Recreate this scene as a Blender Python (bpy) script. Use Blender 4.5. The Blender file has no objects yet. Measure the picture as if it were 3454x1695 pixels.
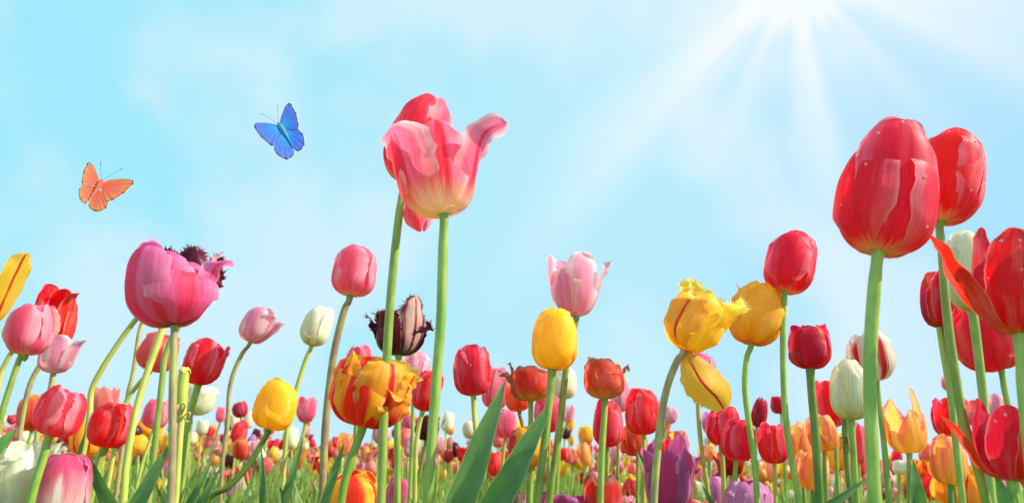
import bpy, math, random
import numpy as np
from mathutils import Vector, Matrix
rnd = random.Random(11)
SC = bpy.context.scene
COL = SC.collection
# ------------------------------------------------------------------ camera
FPX = 2466.0            # focal length in the photograph's pixels
W0, H0 = 3454, 1695
PITCH, ROLL, CAMZ = math.radians(15.64), math.radians(2.2), 0.30
cd = bpy.data.cameras.new('camera'); cam = bpy.data.objects.new('camera', cd); COL.objects.link(cam)
cd.sensor_width = 36; cd.lens = FPX/W0*36; cd.clip_start = .02; cd.clip_end = 2000
RM = Matrix.Rotation(math.pi/2+PITCH, 3, 'X') @ Matrix.Rotation(ROLL, 3, 'Z')
cam.matrix_world = Matrix.Translation((0, 0, CAMZ)) @ RM.to_4x4()
cd.dof.use_dof = True; cd.dof.focus_distance = .74; cd.dof.aperture_fstop = 9
SC.camera = cam
CAMP = Vector((0, 0, CAMZ))
def ray(x, y): return RM @ Vector(((x-W0/2)/FPX, (H0/2-y)/FPX, -1))
def P(x, y, Y):
    d = ray(x, y); return CAMP + d*(Y/d.y)
def SCL(x, y, Y): return Y/ray(x, y).y/FPX         # metres per photograph pixel there
# ------------------------------------------------------------------ light
SUN_AZ, SUN_EL = math.radians(97), math.radians(40)   # azimuth to the right of the view
sdir = Vector((math.sin(SUN_AZ)*math.cos(SUN_EL), math.cos(SUN_AZ)*math.cos(SUN_EL), math.sin(SUN_EL)))
sl = bpy.data.lights.new('sun', 'SUN'); sl.energy = 5.0; sl.angle = math.radians(.55); sl.color = (1, .93, .80)
so = bpy.data.objects.new('sun', sl); COL.objects.link(so); so.rotation_euler = sdir.to_track_quat('Z', 'Y').to_euler(); so.location = sdir*5
SC.view_settings.view_transform = 'Standard'; SC.view_settings.look = 'None'
SC.view_settings.exposure = 0.38; SC.view_settings.gamma = 1; SC.view_settings.use_curve_mapping = False
SC.cycles.max_bounces = 8; SC.cycles.transmission_bounces = 6; SC.cycles.transparent_max_bounces = 8
SC.cycles.use_denoising = True

class NT:
    def __init__(s, tree): s.t = tree; s.n = tree.nodes; s.l = tree.links
    def new(s, typ, **kw):
        n = s.n.new(typ)
        for k, v in kw.items(): setattr(n, k, v)
        return n
    def put(s, sock, v):
        if hasattr(v, 'is_output') or isinstance(v, bpy.types.NodeSocket): s.l.new(v, sock)
        elif v is not None:
            if isinstance(v, (tuple, list)) and len(v) == 3 and sock.type == 'RGBA': v = (*v, 1)
            sock.default_value = v
    def math(s, op, a, b=None, c=None, clamp=False):
        n = s.new('ShaderNodeMath', operation=op, use_clamp=clamp); s.put(n.inputs[0], a)
        if b is not None: s.put(n.inputs[1], b)
        if c is not None: s.put(n.inputs[2], c)
        return n.outputs[0]
    def vmath(s, op, a, b=None, out=0):
        n = s.new('ShaderNodeVectorMath', operation=op); s.put(n.inputs[0], a)
        if b is not None: s.put(n.inputs[1], b)
        return n.outputs[out]
    def mr(s, v, a, b, c=0., d=1., smooth=True):
        n = s.new('ShaderNodeMapRange', interpolation_type='SMOOTHSTEP' if smooth else 'LINEAR')
        for i, q in enumerate((v, a, b, c, d)): s.put(n.inputs[i], q)
        return n.outputs[0]
    def mix(s, f, a, b, blend='MIX'):
        n = s.new('ShaderNodeMix', data_type='RGBA', blend_type=blend); s.put(n.inputs[0], f); s.put(n.inputs[6], a); s.put(n.inputs[7], b)
        return n.outputs[2]
    def noise(s, vec, scale, detail=2., rough=.5, dist=0.):
        n = s.new('ShaderNodeTexNoise'); s.put(n.inputs['Vector'], vec); s.put(n.inputs['Scale'], scale)
        s.put(n.inputs['Detail'], detail); s.put(n.inputs['Roughness'], rough); s.put(n.inputs['Distortion'], dist)
        return n.outputs[0]
    def xyz(s, x, y, z):
        n = s.new('ShaderNodeCombineXYZ')
        for i, q in enumerate((x, y, z)): s.put(n.inputs[i], q)
        return n.outputs[0]
    def sep(s, v):
        n = s.new('ShaderNodeSeparateXYZ'); s.put(n.inputs[0], v); return n.outputs

# ---- sky: thin bright cloud veil over a clear spring sky, with sunbeams fanning out of the cloud gap
w = bpy.data.worlds.new('World'); SC.world = w; w.use_nodes = True; w.node_tree.nodes.clear()
T = NT(w.node_tree)
sky = T.new('ShaderNodeTexSky', sky_type='NISHITA'); sky.sun_disc = False
sky.sun_elevation = SUN_EL; sky.sun_rotation = SUN_AZ; sky.dust_density = 2
gd = T.new('ShaderNodeTexCoord').outputs['Generated']
gx, gy, gz = T.sep(gd)
n_big = T.noise(gd, 2.6, 3., .5, .3); n_mid = T.noise(gd, 5.5, 5., .55, .4)
cyan = (.36, .84, 1.); pale = (.50, .86, 1.); blue = (.42, .78, 1.)
veil = T.mix(T.mr(gx, -.62, .15), cyan, pale)
veil = T.mix(T.mr(gx, .15, .5), veil, blue)
cl = T.math('ADD', T.math('MULTIPLY', n_big, .65), T.math('MULTIPLY', n_mid, .35))
veil = T.mix(T.math('MULTIPLY', T.mr(cl, .45, .60), .66), veil, (.76, .925, 1.))
veil = T.mix(T.math('MULTIPLY', T.mr(gz, .16, -.02), .35), veil, (.72, .90, 1.))
S = ray(2680, -105).normalized(); E1 = S.cross(Vector((0, 0, 1))).normalized(); E2 = E1.cross(S).normalized()   # E1 to the right, E2 up
a1 = T.vmath('DOT_PRODUCT', gd, tuple(E1), out=1); a2 = T.vmath('DOT_PRODUCT', gd, tuple(E2), out=1); a0 = T.vmath('DOT_PRODUCT', gd, tuple(S), out=1)
ang = T.math('ARCTAN2', a2, a1)                        # -pi..pi, 0 = right, -pi/2 = down
th = T.math('ARCCOSINE', T.math('MINIMUM', a0, .99999))
def beam(deg, width, reach, k):
    d = T.math('ABSOLUTE', T.math('SUBTRACT', ang, math.radians(deg)))
    d = T.math('DIVIDE', d, math.radians(width*1.15))
    prof = T.math('EXPONENT', T.math('MULTIPLY', T.math('POWER', d, 2.0), -1))
    fall = T.math('POWER', T.mr(th, reach, 0., smooth=False), 1.25)
    return T.math('MULTIPLY', T.math('MULTIPLY', prof, fall), k)
tot = None
for b in ((-150, 5.5, .50, .62), (-141, 5., .66, .72), (-132, 3.5, .30, .35), (-163, 5, .24, .4), (-117, 5., .26, .7), (-105, 4.5, .16, .5), (-93, 4., .45, .45), (-85, 5., .66, .72), (-68, 6.5, .24, .6), (-55, 5., .34, .6),
          (-33, 6., .66, .75), (-22, 5.5, .70, .72), (-43, 4, .28, .35), (-8, 6, .4, .45), (60, 8, .4, .5), (120, 8, .4, .5)):
    v = beam(*b); tot = v if tot is None else T.math('ADD', tot, v)
glow = T.mr(th, .095, .0); glow2 = T.math('MULTIPLY', T.mr(th, .40, .02), .28)
tot = T.math('ADD', T.math('ADD', tot, T.math('MULTIPLY', glow, 1.3)), glow2, clamp=True)
veil = T.mix(T.math('MULTIPLY', tot, .84, clamp=True), veil, (1.03, 1.03, 1.03))
skyc = T.mix(.94, T.mix(1., sky.outputs[0], (.11, .11, .11), 'MULTIPLY'), veil)
bg = T.new('ShaderNodeBackground'); T.put(bg.inputs[0], skyc); bg.inputs[1].default_value = .785
T.l.new(bg.outputs[0], T.new('ShaderNodeOutputWorld').inputs[0])

# ------------------------------------------------------------------ materials
def petal_mat(name, body, base=None, edge=None, stripe=None, base_h=.22, edge_w=.3, stripe_w=.22, rough=.48, trans=.5, tip=None, streak=.25, stripe_u=(.0, .9), edge_u=0., inner=None):
    m = bpy.data.materials.new(name); m.use_nodes = True; m.node_tree.nodes.clear(); t = NT(m.node_tree)
    uv = t.new('ShaderNodeUVMap').outputs[0]; x, u, _ = t.sep(uv)
    oi = t.new('ShaderNodeObjectInfo').outputs['Random']; sd = t.math('MULTIPLY', oi, 37.)
    av = t.math('ABSOLUTE', t.math('MULTIPLY_ADD', x, 2., -1.))
    n1 = t.noise(t.xyz(t.math('MULTIPLY', x, 9.), t.math('MULTIPLY', u, 1.3), sd), 1., 4., .6)
    n2 = t.noise(t.xyz(t.math('MULTIPLY', x, 46.), t.math('MULTIPLY', u, 2.2), sd), 1., 2., .6)
    n3 = t.noise(t.xyz(t.math('MULTIPLY', x, 2.6), t.math('MULTIPLY', u, 3.), sd), 1., 3., .5)
    c = body
    n1c = t.math('SUBTRACT', n1, .5)
    # broad tone changes a petal really has: paler flanks, deeper flame up the middle
    hi = tuple(min(1, q*.72+.28*max(body)) for q in body)
    c = t.mix(t.math('MULTIPLY', t.mr(t.math('ADD', n3, t.math('MULTIPLY', n1c, .6)), .42, .72), streak*1.6), c, hi)
    if edge: c = t.mix(t.mr(t.math('ADD', t.math('ADD', av, t.math('MULTIPLY', n1c, .8)), t.math('MULTIPLY', u, edge_u)), 1-edge_w-.12, 1-edge_w+.28), c, edge)
    if tip: c = t.mix(t.mr(t.math('ADD', u, t.math('MULTIPLY', n1c, .4)), .7, 1.), c, tip)
    if stripe:
        f = t.mr(t.math('ADD', av, t.math('MULTIPLY', n1c, .7)), stripe_w, stripe_w*.35)
        f = t.math('MULTIPLY', f, t.mr(t.math('ADD', u, t.math('MULTIPLY', n1c, .3)), stripe_u[1]+.08, stripe_u[1]-.08))
        c = t.mix(f, c, stripe)
    if base: c = t.mix(t.mr(t.math('ADD', u, t.math('MULTIPLY', n1c, .35)), base_h*1.25, base_h*.25), c, base)
    c = t.mix(1., c, t.mix(n2, (.74, .66, .70), (1.18, 1.30, 1.26)), 'MULTIPLY')
    c = t.mix(t.math('MULTIPLY', t.mr(n1, .55, .8), streak*.5), c, t.mix(1., c, (1.25, 1.4, 1.4), 'MULTIPLY'))
    pal = tuple(min(.95, q*.55+.40) for q in (edge or body)) if max(body) > .3 else tuple(q*2 for q in body)
    c = t.mix(t.math('MULTIPLY', t.mr(t.math('ADD', av, t.math('MULTIPLY', n1c, .12)), .90, 1.0), .55), c, pal)
    n4 = t.noise(t.xyz(t.math('MULTIPLY', x, 120.), t.math('MULTIPLY', u, 4.), sd), 1., 2., .7)
    c = t.mix(1., c, t.mix(t.mr(n4, .3, .7), (.86, .82, .84), (1.08, 1.14, 1.12)), 'MULTIPLY')
    hs = t.new('ShaderNodeHueSaturation'); t.put(hs.inputs['Color'], c)
    t.put(hs.inputs['Hue'], t.math('MULTIPLY_ADD', oi, .016, .492)); t.put(hs.inputs['Value'], t.math('MULTIPLY_ADD', oi, .2, .9)); c = hs.outputs[0]
    bp = t.new('ShaderNodeBump'); bp.inputs['Strength'].default_value = .35; bp.inputs['Distance'].default_value = .0006
    t.put(bp.inputs['Height'], t.math('ADD', t.math('MULTIPLY', n2, .6), t.math('MULTIPLY', n1, 1.2)))
    pr = t.new('ShaderNodeBsdfPrincipled'); t.put(pr.inputs['Base Color'], c); pr.inputs['Roughness'].default_value = rough
    pr.inputs['Specular IOR Level'].default_value = .22; t.put(pr.inputs['Normal'], bp.outputs[0])
    tr = t.new('ShaderNodeBsdfTranslucent'); t.put(tr.inputs[0], t.mix(1., c, (1.35, 1.2, 1.2), 'MULTIPLY')); t.put(tr.inputs['Normal'], bp.outputs[0])
    mx = t.new('ShaderNodeMixShader'); mx.inputs[0].default_value = trans
    t.l.new(pr.outputs[0], mx.inputs[1]); t.l.new(tr.outputs[0], mx.inputs[2])
    t.l.new(mx.outputs[0], t.new('ShaderNodeOutputMaterial').inputs[0])
    return m
CREAM = (.78, .62, .30)
V = {
 'red':     petal_mat('petal red', (.86, .016, .034), (.62, .42, .16), (.74, .05, .10), base_h=.10),
 'redpink': petal_mat('petal red with pink flanks', (.90, .040, .095), (.88, .62, .42), (.90, .22, .33), base_h=.16, edge_w=.34, stripe=(.88, .022, .058), stripe_w=.5),
 'fringe':  petal_mat('petal fringed crimson', (.86, .018, .05), (.62, .28, .12), (.88, .20, .32), base_h=.08, edge_w=.22, edge_u=.2),
 'fringepink': petal_mat('petal fringed rose', (.88, .055, .13), (.80, .48, .25), (.85, .33, .45), base_h=.1, edge_w=.45, edge_u=.2),
 'scarlet': petal_mat('petal scarlet', (.82, .010, .016), (.72, .25, .05), base_h=.12, trans=.3),
 'darkred': petal_mat('petal dark red', (.55, .008, .014), (.4, .14, .04), (.66, .02, .04), base_h=.08),
 'magenta': petal_mat('petal crimson magenta', (.68, .010, .05), (.5, .2, .12), (.80, .13, .28), base_h=.08, edge_w=.25),
 'bigpink': petal_mat('petal rose over cream', (.90, .17, .32), (.94, .82, .52), (.93, .52, .60), base_h=.34, edge_w=.34, stripe=(.86, .04, .12), stripe_w=.30, stripe_u=(0, .95)),
 'backpink': petal_mat('petal bright rose red', (.92, .055, .12), (.8, .5, .3), (.90, .28, .38), base_h=.2, edge_w=.3),
 'mauve':   petal_mat('petal mauve rose', (.80, .16, .42), (.50, .10, .20), (.86, .30, .56), base_h=.12, edge_w=.4, stripe=(.80, .06, .18), stripe_w=.36),
 'pink':    petal_mat('petal pink', (.90, .24, .38), (.90, .66, .40), (.92, .46, .56), base_h=.18, edge_w=.5, stripe=(.86, .14, .27), stripe_w=.5),
 'palepink': petal_mat('petal pale pink', (.92, .44, .54), (.88, .58, .44), (.94, .70, .72), base_h=.14, edge_w=.5, stripe=(.86, .32, .46), stripe_w=.5, trans=.42),
 'salmon':  petal_mat('petal salmon', (.85, .20, .18), (.8, .5, .2), (.88, .45, .38), base_h=.16, edge_w=.4),
 'white':   petal_mat('petal ivory', (.86, .80, .58), (.80, .66, .20), (.90, .88, .76), base_h=.28, edge_w=.4, streak=.1, trans=.35),
 'whitepurple': petal_mat('petal white with magenta flame', (.72, .10, .26), (.80, .74, .62), (.70, .28, .48), base_h=.62, edge_w=.22, stripe=(.82, .76, .72), stripe_w=.25, stripe_u=(0, .6)),
 'yellow':  petal_mat('petal golden yellow', (.98, .66, .04), (.94, .50, .04), (.98, .76, .08), base_h=.14, edge_w=.3, streak=.12, trans=.5),
 'orange':  petal_mat('petal orange yellow', (.97, .58, .05), (.92, .36, .04), (.98, .72, .09), base_h=.22, edge_w=.4, streak=.15),
 'orangered': petal_mat('petal orange red', (.82, .10, .04), (.85, .35, .05), (.88, .34, .10), base_h=.2, edge_w=.3, tip=(.9, .4, .06)),
 'flame':   petal_mat('petal red flamed yellow', (.86, .016, .012), (.90, .52, .06), (.94, .54, .03), base_h=.12, edge_w=.44, edge_u=.30, stripe=(.74, .015, .012), stripe_w=.22, stripe_u=(0, .97)),
 'flamegold': petal_mat('petal golden with red base and stripe', (.97, .60, .05), (.84, .03, .02), stripe=(.84, .03, .02), stripe_w=.2, stripe_u=(0, .95), base_h=.60, streak=.12),
 'yellowred': petal_mat('petal yellow with red stripe', (.96, .58, .05), (.94, .52, .05), stripe=(.68, .03, .02), stripe_w=.13, stripe_u=(0, 1.1), streak=.12),
 'yellowpink': petal_mat('petal yellow blushed pink', (.96, .60, .14), (.95, .62, .12), (.88, .24, .26), base_h=.4, edge_w=.35, edge_u=.15),
 'dark':    petal_mat('petal black maroon', (.11, .008, .024), (.12, .02, .03), (.22, .012, .035), base_h=.1, trans=.2, rough=.3),
 'darkpink': petal_mat('petal feathered maroon over blush', (.66, .34, .30), (.10, .01, .02), (.14, .008, .016), base_h=.22, edge_w=.42, stripe=(.3, .03, .04), stripe_w=.05, stripe_u=(.3, 1.), trans=.25),
 'purple':  petal_mat('petal plum', (.54, .09, .34), (.32, .05, .2), (.66, .26, .54), base_h=.15, edge_w=.28, stripe=(.58, .06, .20), stripe_w=.5),
 'lilac':   petal_mat('petal lilac', (.70, .28, .56), (.88, .78, .66), (.76, .42, .68), base_h=.3, edge_w=.3),
 'striped': petal_mat('petal white with red flame', (.82, .76, .66), (.85, .68, .3), (.78, .72, .66), base_h=.14, stripe=(.62, .02, .04), stripe_w=.24, stripe_u=(0, .75), streak=.1),
 'wither':  petal_mat('petal fading red', (.80, .06, .035), (.74, .46, .08), (.76, .20, .08), base_h=.36, edge_w=.3, tip=(.32, .14, .09), streak=.4, rough=.55),
 'withered': petal_mat('petal dried brown', (.36, .17, .11), (.6, .3, .1), (.45, .25, .18), base_h=.3, rough=.7, streak=.4, trans=.15),
}
def plant_mat(name, c1, c2, rough=.42, trans=0., scale=30., spec=.4, rim=None):
    m = bpy.data.materials.new(name); m.use_nodes = True; m.node_tree.nodes.clear(); t = NT(m.node_tree)
    uv = t.new('ShaderNodeUVMap').outputs[0]; x, u, _ = t.sep(uv); oi = t.new('ShaderNodeObjectInfo').outputs['Random']
    n = t.noise(t.xyz(t.math('MULTIPLY', x, 40.), t.math('MULTIPLY', u, 3.), t.math('MULTIPLY', oi, 31.)), 1., 3., .6)
    n2 = t.noise(t.xyz(x, t.math('MULTIPLY', u, 5.), t.math('MULTIPLY', oi, 17.)), 1., 2., .6)
    c = t.mix(t.mr(n2, .35, .65), c1, c2)
    c = t.mix(1., c, t.mix(n, (.78, .80, .75), (1.18, 1.16, 1.15)), 'MULTIPLY')
    if rim:
        av = t.math('ABSOLUTE', t.math('MULTIPLY_ADD', x, 2., -1.)); c = t.mix(t.math('MULTIPLY', t.mr(av, .90, .97), .8), c, rim)
        rib = t.noise(t.xyz(t.math('MULTIPLY', x, 90.), t.math('MULTIPLY', u, 1.5), t.math('MULTIPLY', oi, 31.)), 1., 2., .6); c = t.mix(t.math('MULTIPLY', t.mr(rib, .5, .65), .35), c, tuple(min(1, q*2.) for q in c2))
        bl = t.noise(t.xyz(t.math('MULTIPLY', x, 2.), t.math('MULTIPLY', u, 4.), t.math('MULTIPLY', oi, 9.)), 1., 4., .65); c = t.mix(t.math('MULTIPLY', t.mr(bl, .5, .7), .4), c, (.20, .30, .17))
    hs = t.new('ShaderNodeHueSaturation'); t.put(hs.inputs['Color'], c); t.put(hs.inputs['Hue'], t.math('MULTIPLY_ADD', oi, .03, .485))
    t.put(hs.inputs['Value'], t.math('MULTIPLY_ADD', oi, .35, .82)); c = hs.outputs[0]
    bp = t.new('ShaderNodeBump'); bp.inputs['Strength'].default_value = .3; bp.inputs['Distance'].default_value = .0005; t.put(bp.inputs['Height'], n)
    pr = t.new('ShaderNodeBsdfPrincipled'); t.put(pr.inputs['Base Color'], c); pr.inputs['Roughness'].default_value = rough
    pr.inputs['Specular IOR Level'].default_value = spec; t.put(pr.inputs['Normal'], bp.outputs[0])
    out = t.new('ShaderNodeOutputMaterial')
    if trans:
        tr = t.new('ShaderNodeBsdfTranslucent'); t.put(tr.inputs[0], t.mix(1., c, (1.3, 1.4, .7), 'MULTIPLY'))
        mx = t.new('ShaderNodeMixShader'); mx.inputs[0].default_value = trans
        t.l.new(pr.outputs[0], mx.inputs[1]); t.l.new(tr.outputs[0], mx.inputs[2]); t.l.new(mx.outputs[0], out.inputs[0])
    else: t.l.new(pr.outputs[0], out.inputs[0])
    return m
ST = {
 'g': plant_mat('stem green', (.22, .37, .05), (.38, .48, .09), rough=.3, spec=.6),
 'y': plant_mat('stem yellow green', (.46, .52, .09), (.60, .56, .14), rough=.32, spec=.55),
 'b': plant_mat('stem bronze', (.32, .20, .13), (.42, .40, .12), rough=.32, spec=.55),
 'd': plant_mat('stem deep green', (.10, .22, .04), (.20, .30, .05), rough=.3, spec=.6),
}
LEAF = plant_mat('leaf blue green', (.08, .20, .075), (.14, .29, .08), rough=.42, trans=.28, rim=(.42, .52, .20))
LEAFY = plant_mat('leaf fresh green', (.22, .36, .06), (.32, .46, .09), rough=.42, trans=.35, rim=(.55, .60, .22))
POD = plant_mat('seed pod green', (.40, .50, .07), (.50, .54, .10))
YEL = plant_mat('stigma yellow', (.75, .62, .10), (.80, .70, .16))
BROWN = plant_mat('dried stamen brown', (.10, .06, .03), (.2, .14, .06))
DRY = plant_mat('dried petal straw', (.62, .48, .26), (.70, .50, .34), trans=.3)

# ------------------------------------------------------------------ mesh helpers
def mesh_obj(name, verts, faces, mat, parent=None, uvs=None, smooth=True):
    me = bpy.data.meshes.new(name); me.from_pydata([tuple(v) for v in verts], [], faces)
    for mm in (mat if isinstance(mat, (list, tuple)) else [mat]): me.materials.append(mm)
    if uvs is not None:
        l = me.uv_layers.new(name='UVMap'); vi = np.empty(len(me.loops), dtype=np.int32); me.loops.foreach_get('vertex_index', vi)
        l.data.foreach_set('uv', np.asarray(uvs, dtype=np.float32)[vi].ravel())
    if smooth: me.polygons.foreach_set('use_smooth', [True]*len(me.polygons))
    o = bpy.data.objects.new(name, me); COL.objects.link(o)
    if parent: o.parent = parent
    return o
def tag(o, label=None, cat=None, group=None, kind=None):
    if label: o['label'] = label
    if cat: o['category'] = cat
    if group: o['group'] = group
    if kind: o['kind'] = kind
    return o
def empty(name, loc):
    o = bpy.data.objects.new(name, None); COL.objects.link(o); o.location = loc; o.empty_display_size = .02; return o
def crom(pts, t):
    """Catmull-Rom through evenly spaced control tuples"""
    n = len(pts)-1; t = min(max(t, 0), .99999)*n; i = int(t); f = t-i
    p0, p1, p2, p3 = (pts[max(i-1, 0)], pts[i], pts[min(i+1, n)], pts[min(i+2, n)])
    return [.5*((2*b)+(c-a)*f+(2*a-5*b+4*c-d)*f*f+(3*b-a-3*c+d)*f**3) for a, b, c, d in zip(p0, p1, p2, p3)]
def tube(pts, radii, nseg=10, sub=6):
    """smooth tube through 3D points -> verts, faces, uvs"""
    N = (len(pts)-1)*sub+1; cs = []; rr = []
    for i in range(N):
        q = crom([(*p, r) for p, r in zip(pts, radii)], i/(N-1)); cs.append(Vector(q[:3])); rr.append(q[3])
    vs, fs, uv = [], [], []; L = 0
    for i in range(N):
        tg = (cs[min(i+1, N-1)]-cs[max(i-1, 0)]).normalized()
        a = tg.cross(Vector((0, 1, 0)));  a = a.normalized() if a.length > 1e-4 else Vector((1, 0, 0)); b = tg.cross(a)
        if i: L += (cs[i]-cs[i-1]).length
        for j in range(nseg):
            th_ = 2*math.pi*j/nseg; vs.append(cs[i]+(a*math.cos(th_)+b*math.sin(th_))*rr[i]); uv.append((abs(j/nseg*2-1), L*6))
    for i in range(N-1):
        for j in range(nseg):
            k = (j+1) % nseg; fs.append((i*nseg+j, i*nseg+k, (i+1)*nseg+k, (i+1)*nseg+j))
    fs.append(tuple(range(nseg))[::-1]); fs.append(tuple((N-1)*nseg+j for j in range(nseg)))
    return vs, fs, uv

UK = (0, .17, .34, .5, .67, .84, 1)
PRO = [  # openness 0, 1, 2: (r, z) at the seven stations
 [(.05, 0), (.58, .035), (.93, .20), (1.0, .44), (.95, .70), (.80, .88), (.52, 1.)],
 [(.05, 0), (.44, .055), (.68, .24), (.83, .46), (.94, .67), (1.05, .86), (1.2, 1.)],
 [(.05, 0), (.60, .03), (1.05, .16), (1.42, .36), (1.78, .56), (2.1, .72), (2.4, .82)]]
def profile(o, c):
    o = max(-.4, min(2., o)); i = 0 if o < 1 else 1; f = o-i
    q = [(a[0]+(b[0]-a[0])*f, a[1]+(b[1]-a[1])*f) for a, b in zip(PRO[i], PRO[i+1])]
    q = [list(x) for x in q]
    q[5][0] += c*.12; q[6][0] += c*.50; q[5][1] += -abs(c)*.01; q[6][1] -= abs(c)*.13
    return q
def petal_geo(R, H, phi, o=0., c=0., gw=.95, hs=1., rs=1., tip=.0, fr=0., ruf=.03, nu=20, nv=12, seed=0, twist=0., lean=0.):
    """verts in head space (axis = z); tip 0 = rounded, 1 = pointed; fr = fringe length in R"""
    r_ = random.Random(seed); pr = profile(o, c); ph = [r_.uniform(0, 6.28) for _ in range(6)]
    kf = r_.uniform(1.3, 2.2); asym = r_.uniform(-.06, .06)
    grid = []; uvs = []
    p_ = 3.0*(1-tip)+1.25*tip; q_ = .42*(1-tip)+.95*tip; um = .5-.08*tip
    for i in range(nu+1):
        u = 1-(1-i/nu)**1.55
        r, z = crom(pr, u); r2, z2 = crom(pr, min(u+.02, 1)); r1, z1 = crom(pr, max(u-.02, 0))
        tr, tz = (r2-r1)*R, (z2-z1)*H*hs; tl = math.hypot(tr, tz) or 1; tr /= tl; tz /= tl
        if u < um: s_ = u/um; g = .16+.84*(s_*s_*(3-2*s_))**.62
        else: g = max(0, 1-((u-um)/(1-um))**p_)**q_
        if u > .45: g *= 1+.035*math.sin(17*u+ph[2])*math.sin(9*u+ph[5])+(r_.uniform(-.02, .02) if nu > 12 else 0)
        g *= gw*R
        rho = max(r*R*rs, .60*R)*(1+.35*max(0, o-.8))
        for j in range(nv+1):
            v = (j/nv)*2-1; s = v*g
            a = s/rho; lat = rho*math.sin(a); inn = rho*(1-math.cos(a))
            d = ruf*R*(abs(v)**1.5)*(math.sin(kf*6.28*u+ph[0]+(1 if v > 0 else 2.3)))*u
            d += ruf*.7*R*v*v*math.sin(2.7*kf*6.28*u+ph[5]+(0 if v > 0 else 1.9))*u*u
            d += .035*R*math.sin(3.1*v+ph[1]+2*u)*u + .03*R*math.sin(5*u+ph[3])*u
            d -= .030*R*math.exp(-(v/.09)**2)*math.sin(math.pi*min(1, u*1.05))
            d += .05*R*max(0, abs(v)-.75)*4*u*(.3+.7*u)*(1 if ph[4] > 3 else -.4)
            d *= min(1, g/(.38*R))**.8 if u > .5 else 1
            # outward normal of the meridian in (r,z): (tz,-tr)
            cr = r*R*rs + (d-inn)*tz; cz = z*H*hs - (d-inn)*tr
            lat += asym*R*u*u + lean*R*u*u
            an = phi+twist*u
            grid.append(Vector((cr*math.cos(an)-lat*math.sin(an), cr*math.sin(an)+lat*math.cos(an), cz)))
            uvs.append(((v+1)/2, u))
    n = nv+1; fs = [(i*n+j, i*n+j+1, (i+1)*n+j+1, (i+1)*n+j) for i in range(nu) for j in range(nv)]
    if fr > 0:
        bd = [(i*n, i*n+1) for i in range(int(nu*.42), nu)] + [(nu*n-n+0, nu*n-n+1)]
        left = [i*n for i in range(int(nu*.42), nu+1)]; right = [i*n+nv for i in range(nu, int(nu*.42)-1, -1)]
        loop = left+right
        for a_, b_ in zip(loop[:-1], loop[1:]):
            A, B = grid[a_], grid[b_]
            if (B-A).length < 1e-6: continue
            ia = a_//n; cen = grid[max(ia-3, 0)*n+nv//2]
            out = ((A+B)/2-cen); tg = (B-A).normalized(); out -= tg*out.dot(tg)*.6
            if out.length < 1e-6: continue
            out.normalize(); m = max(1, min(4, int((B-A).length/(R*.055))))
            for k in range(m):
                f0, f1 = k/m, (k+1)/m; C = A.lerp(B, f0); D = A.lerp(B, f1)
                tipv = C.lerp(D, r_.uniform(.2, .8))+out*fr*R*r_.uniform(.35, 1.25)*(.4+.6*uvs[a_][1])+Vector((r_.uniform(-1, 1), r_.uniform(-1, 1), r_.uniform(-1, 1)))*fr*R*.35
                b0 = len(grid); grid += [C-out*.01*R, D-out*.01*R, tipv]; uu = uvs[a_]; uvs += [uu, uvs[b_], (uu[0], 1.)]
                fs.append((b0, b0+1, b0+2))
    return grid, fs, uvs

def head_frame(B, T_):
    a = (T_-B).normalized(); e1 = Vector((0, 1, 0)).cross(a).normalized(); e2 = a.cross(e1)
    return Matrix((e1, e2, a)).transposed()
GROUP = 'tulips growing in the field'
CNT = [0]
def leaf_geo(base, top, width, bend, out=Vector((0, -1, 0)), nu=14, nv=4, fold=.35, droop=0.):
    """lance leaf from base to top (world space); bend bows it sideways"""
    vs, fs, uv = [], [], []; ax = top-base; L = ax.length; side = ax.cross(out).normalized(); nrm = side.cross(ax).normalized()
    for i in range(nu+1):
        u = i/nu; c = base+ax*u + side*bend*math.sin(math.pi*u)*.5 + nrm*(.06*L*math.sin(math.pi*u)) + Vector((0, 0, -droop*L*u**4))
        wd = width*.5*(math.sin(math.pi*min(1, (u*.80+.20)))**.8 if u < 1 else 0)*(1 if u < .85 else 1-(u-.85)/.15*.2)
        for j in range(nv+1):
            v = j/nv*2-1; vs.append(c+side*v*wd*(1-.15*fold) + nrm*(abs(v)**1.4)*wd*fold*(1 if True else 0) + nrm*.22*wd*abs(v)*math.sin(11*u+v*2+bend*90) + side*.04*wd*math.sin(23*u)); uv.append(((v+1)/2, u))
    n = nv+1
    fs = [(i*n+j, i*n+j+1, (i+1)*n+j+1, (i+1)*n+j) for i in range(nu) for j in range(nv)]
    return vs, fs, uv
def stem_path(B, pts, Y, r, ax):
    """3D stem: from just inside the head down through the traced points, on to the ground"""
    ps = [B+ax*r*.8, B-ax*r*1.5] if pts else [B+ax*r*.8]
    for i, p in enumerate(pts): ps.append(P(p[0], p[1], Y))
    last = ps[-1]; prev = ps[-2] if len(ps) > 1 else last+Vector((0, 0, .05))
    d = (last-prev); sl_ = d.x/max(1e-4, abs(d.z)); sl_ = max(-.25, min(.25, sl_))
    z = last.z
    if z > .12: ps.append(Vector((last.x+sl_*.5*(z*.5), last.y, z*.5)))
    ps.append(Vector((ps[-1].x+sl_*.1*ps[-1].z, last.y, -.01)))
    # merge points that sit too close
    out = [ps[0]]
    for q in ps[1:]:
        if (q-out[-1]).length > r*1.2: out.append(q)
    return out
NSMALL = 62
HEROES = []
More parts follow.
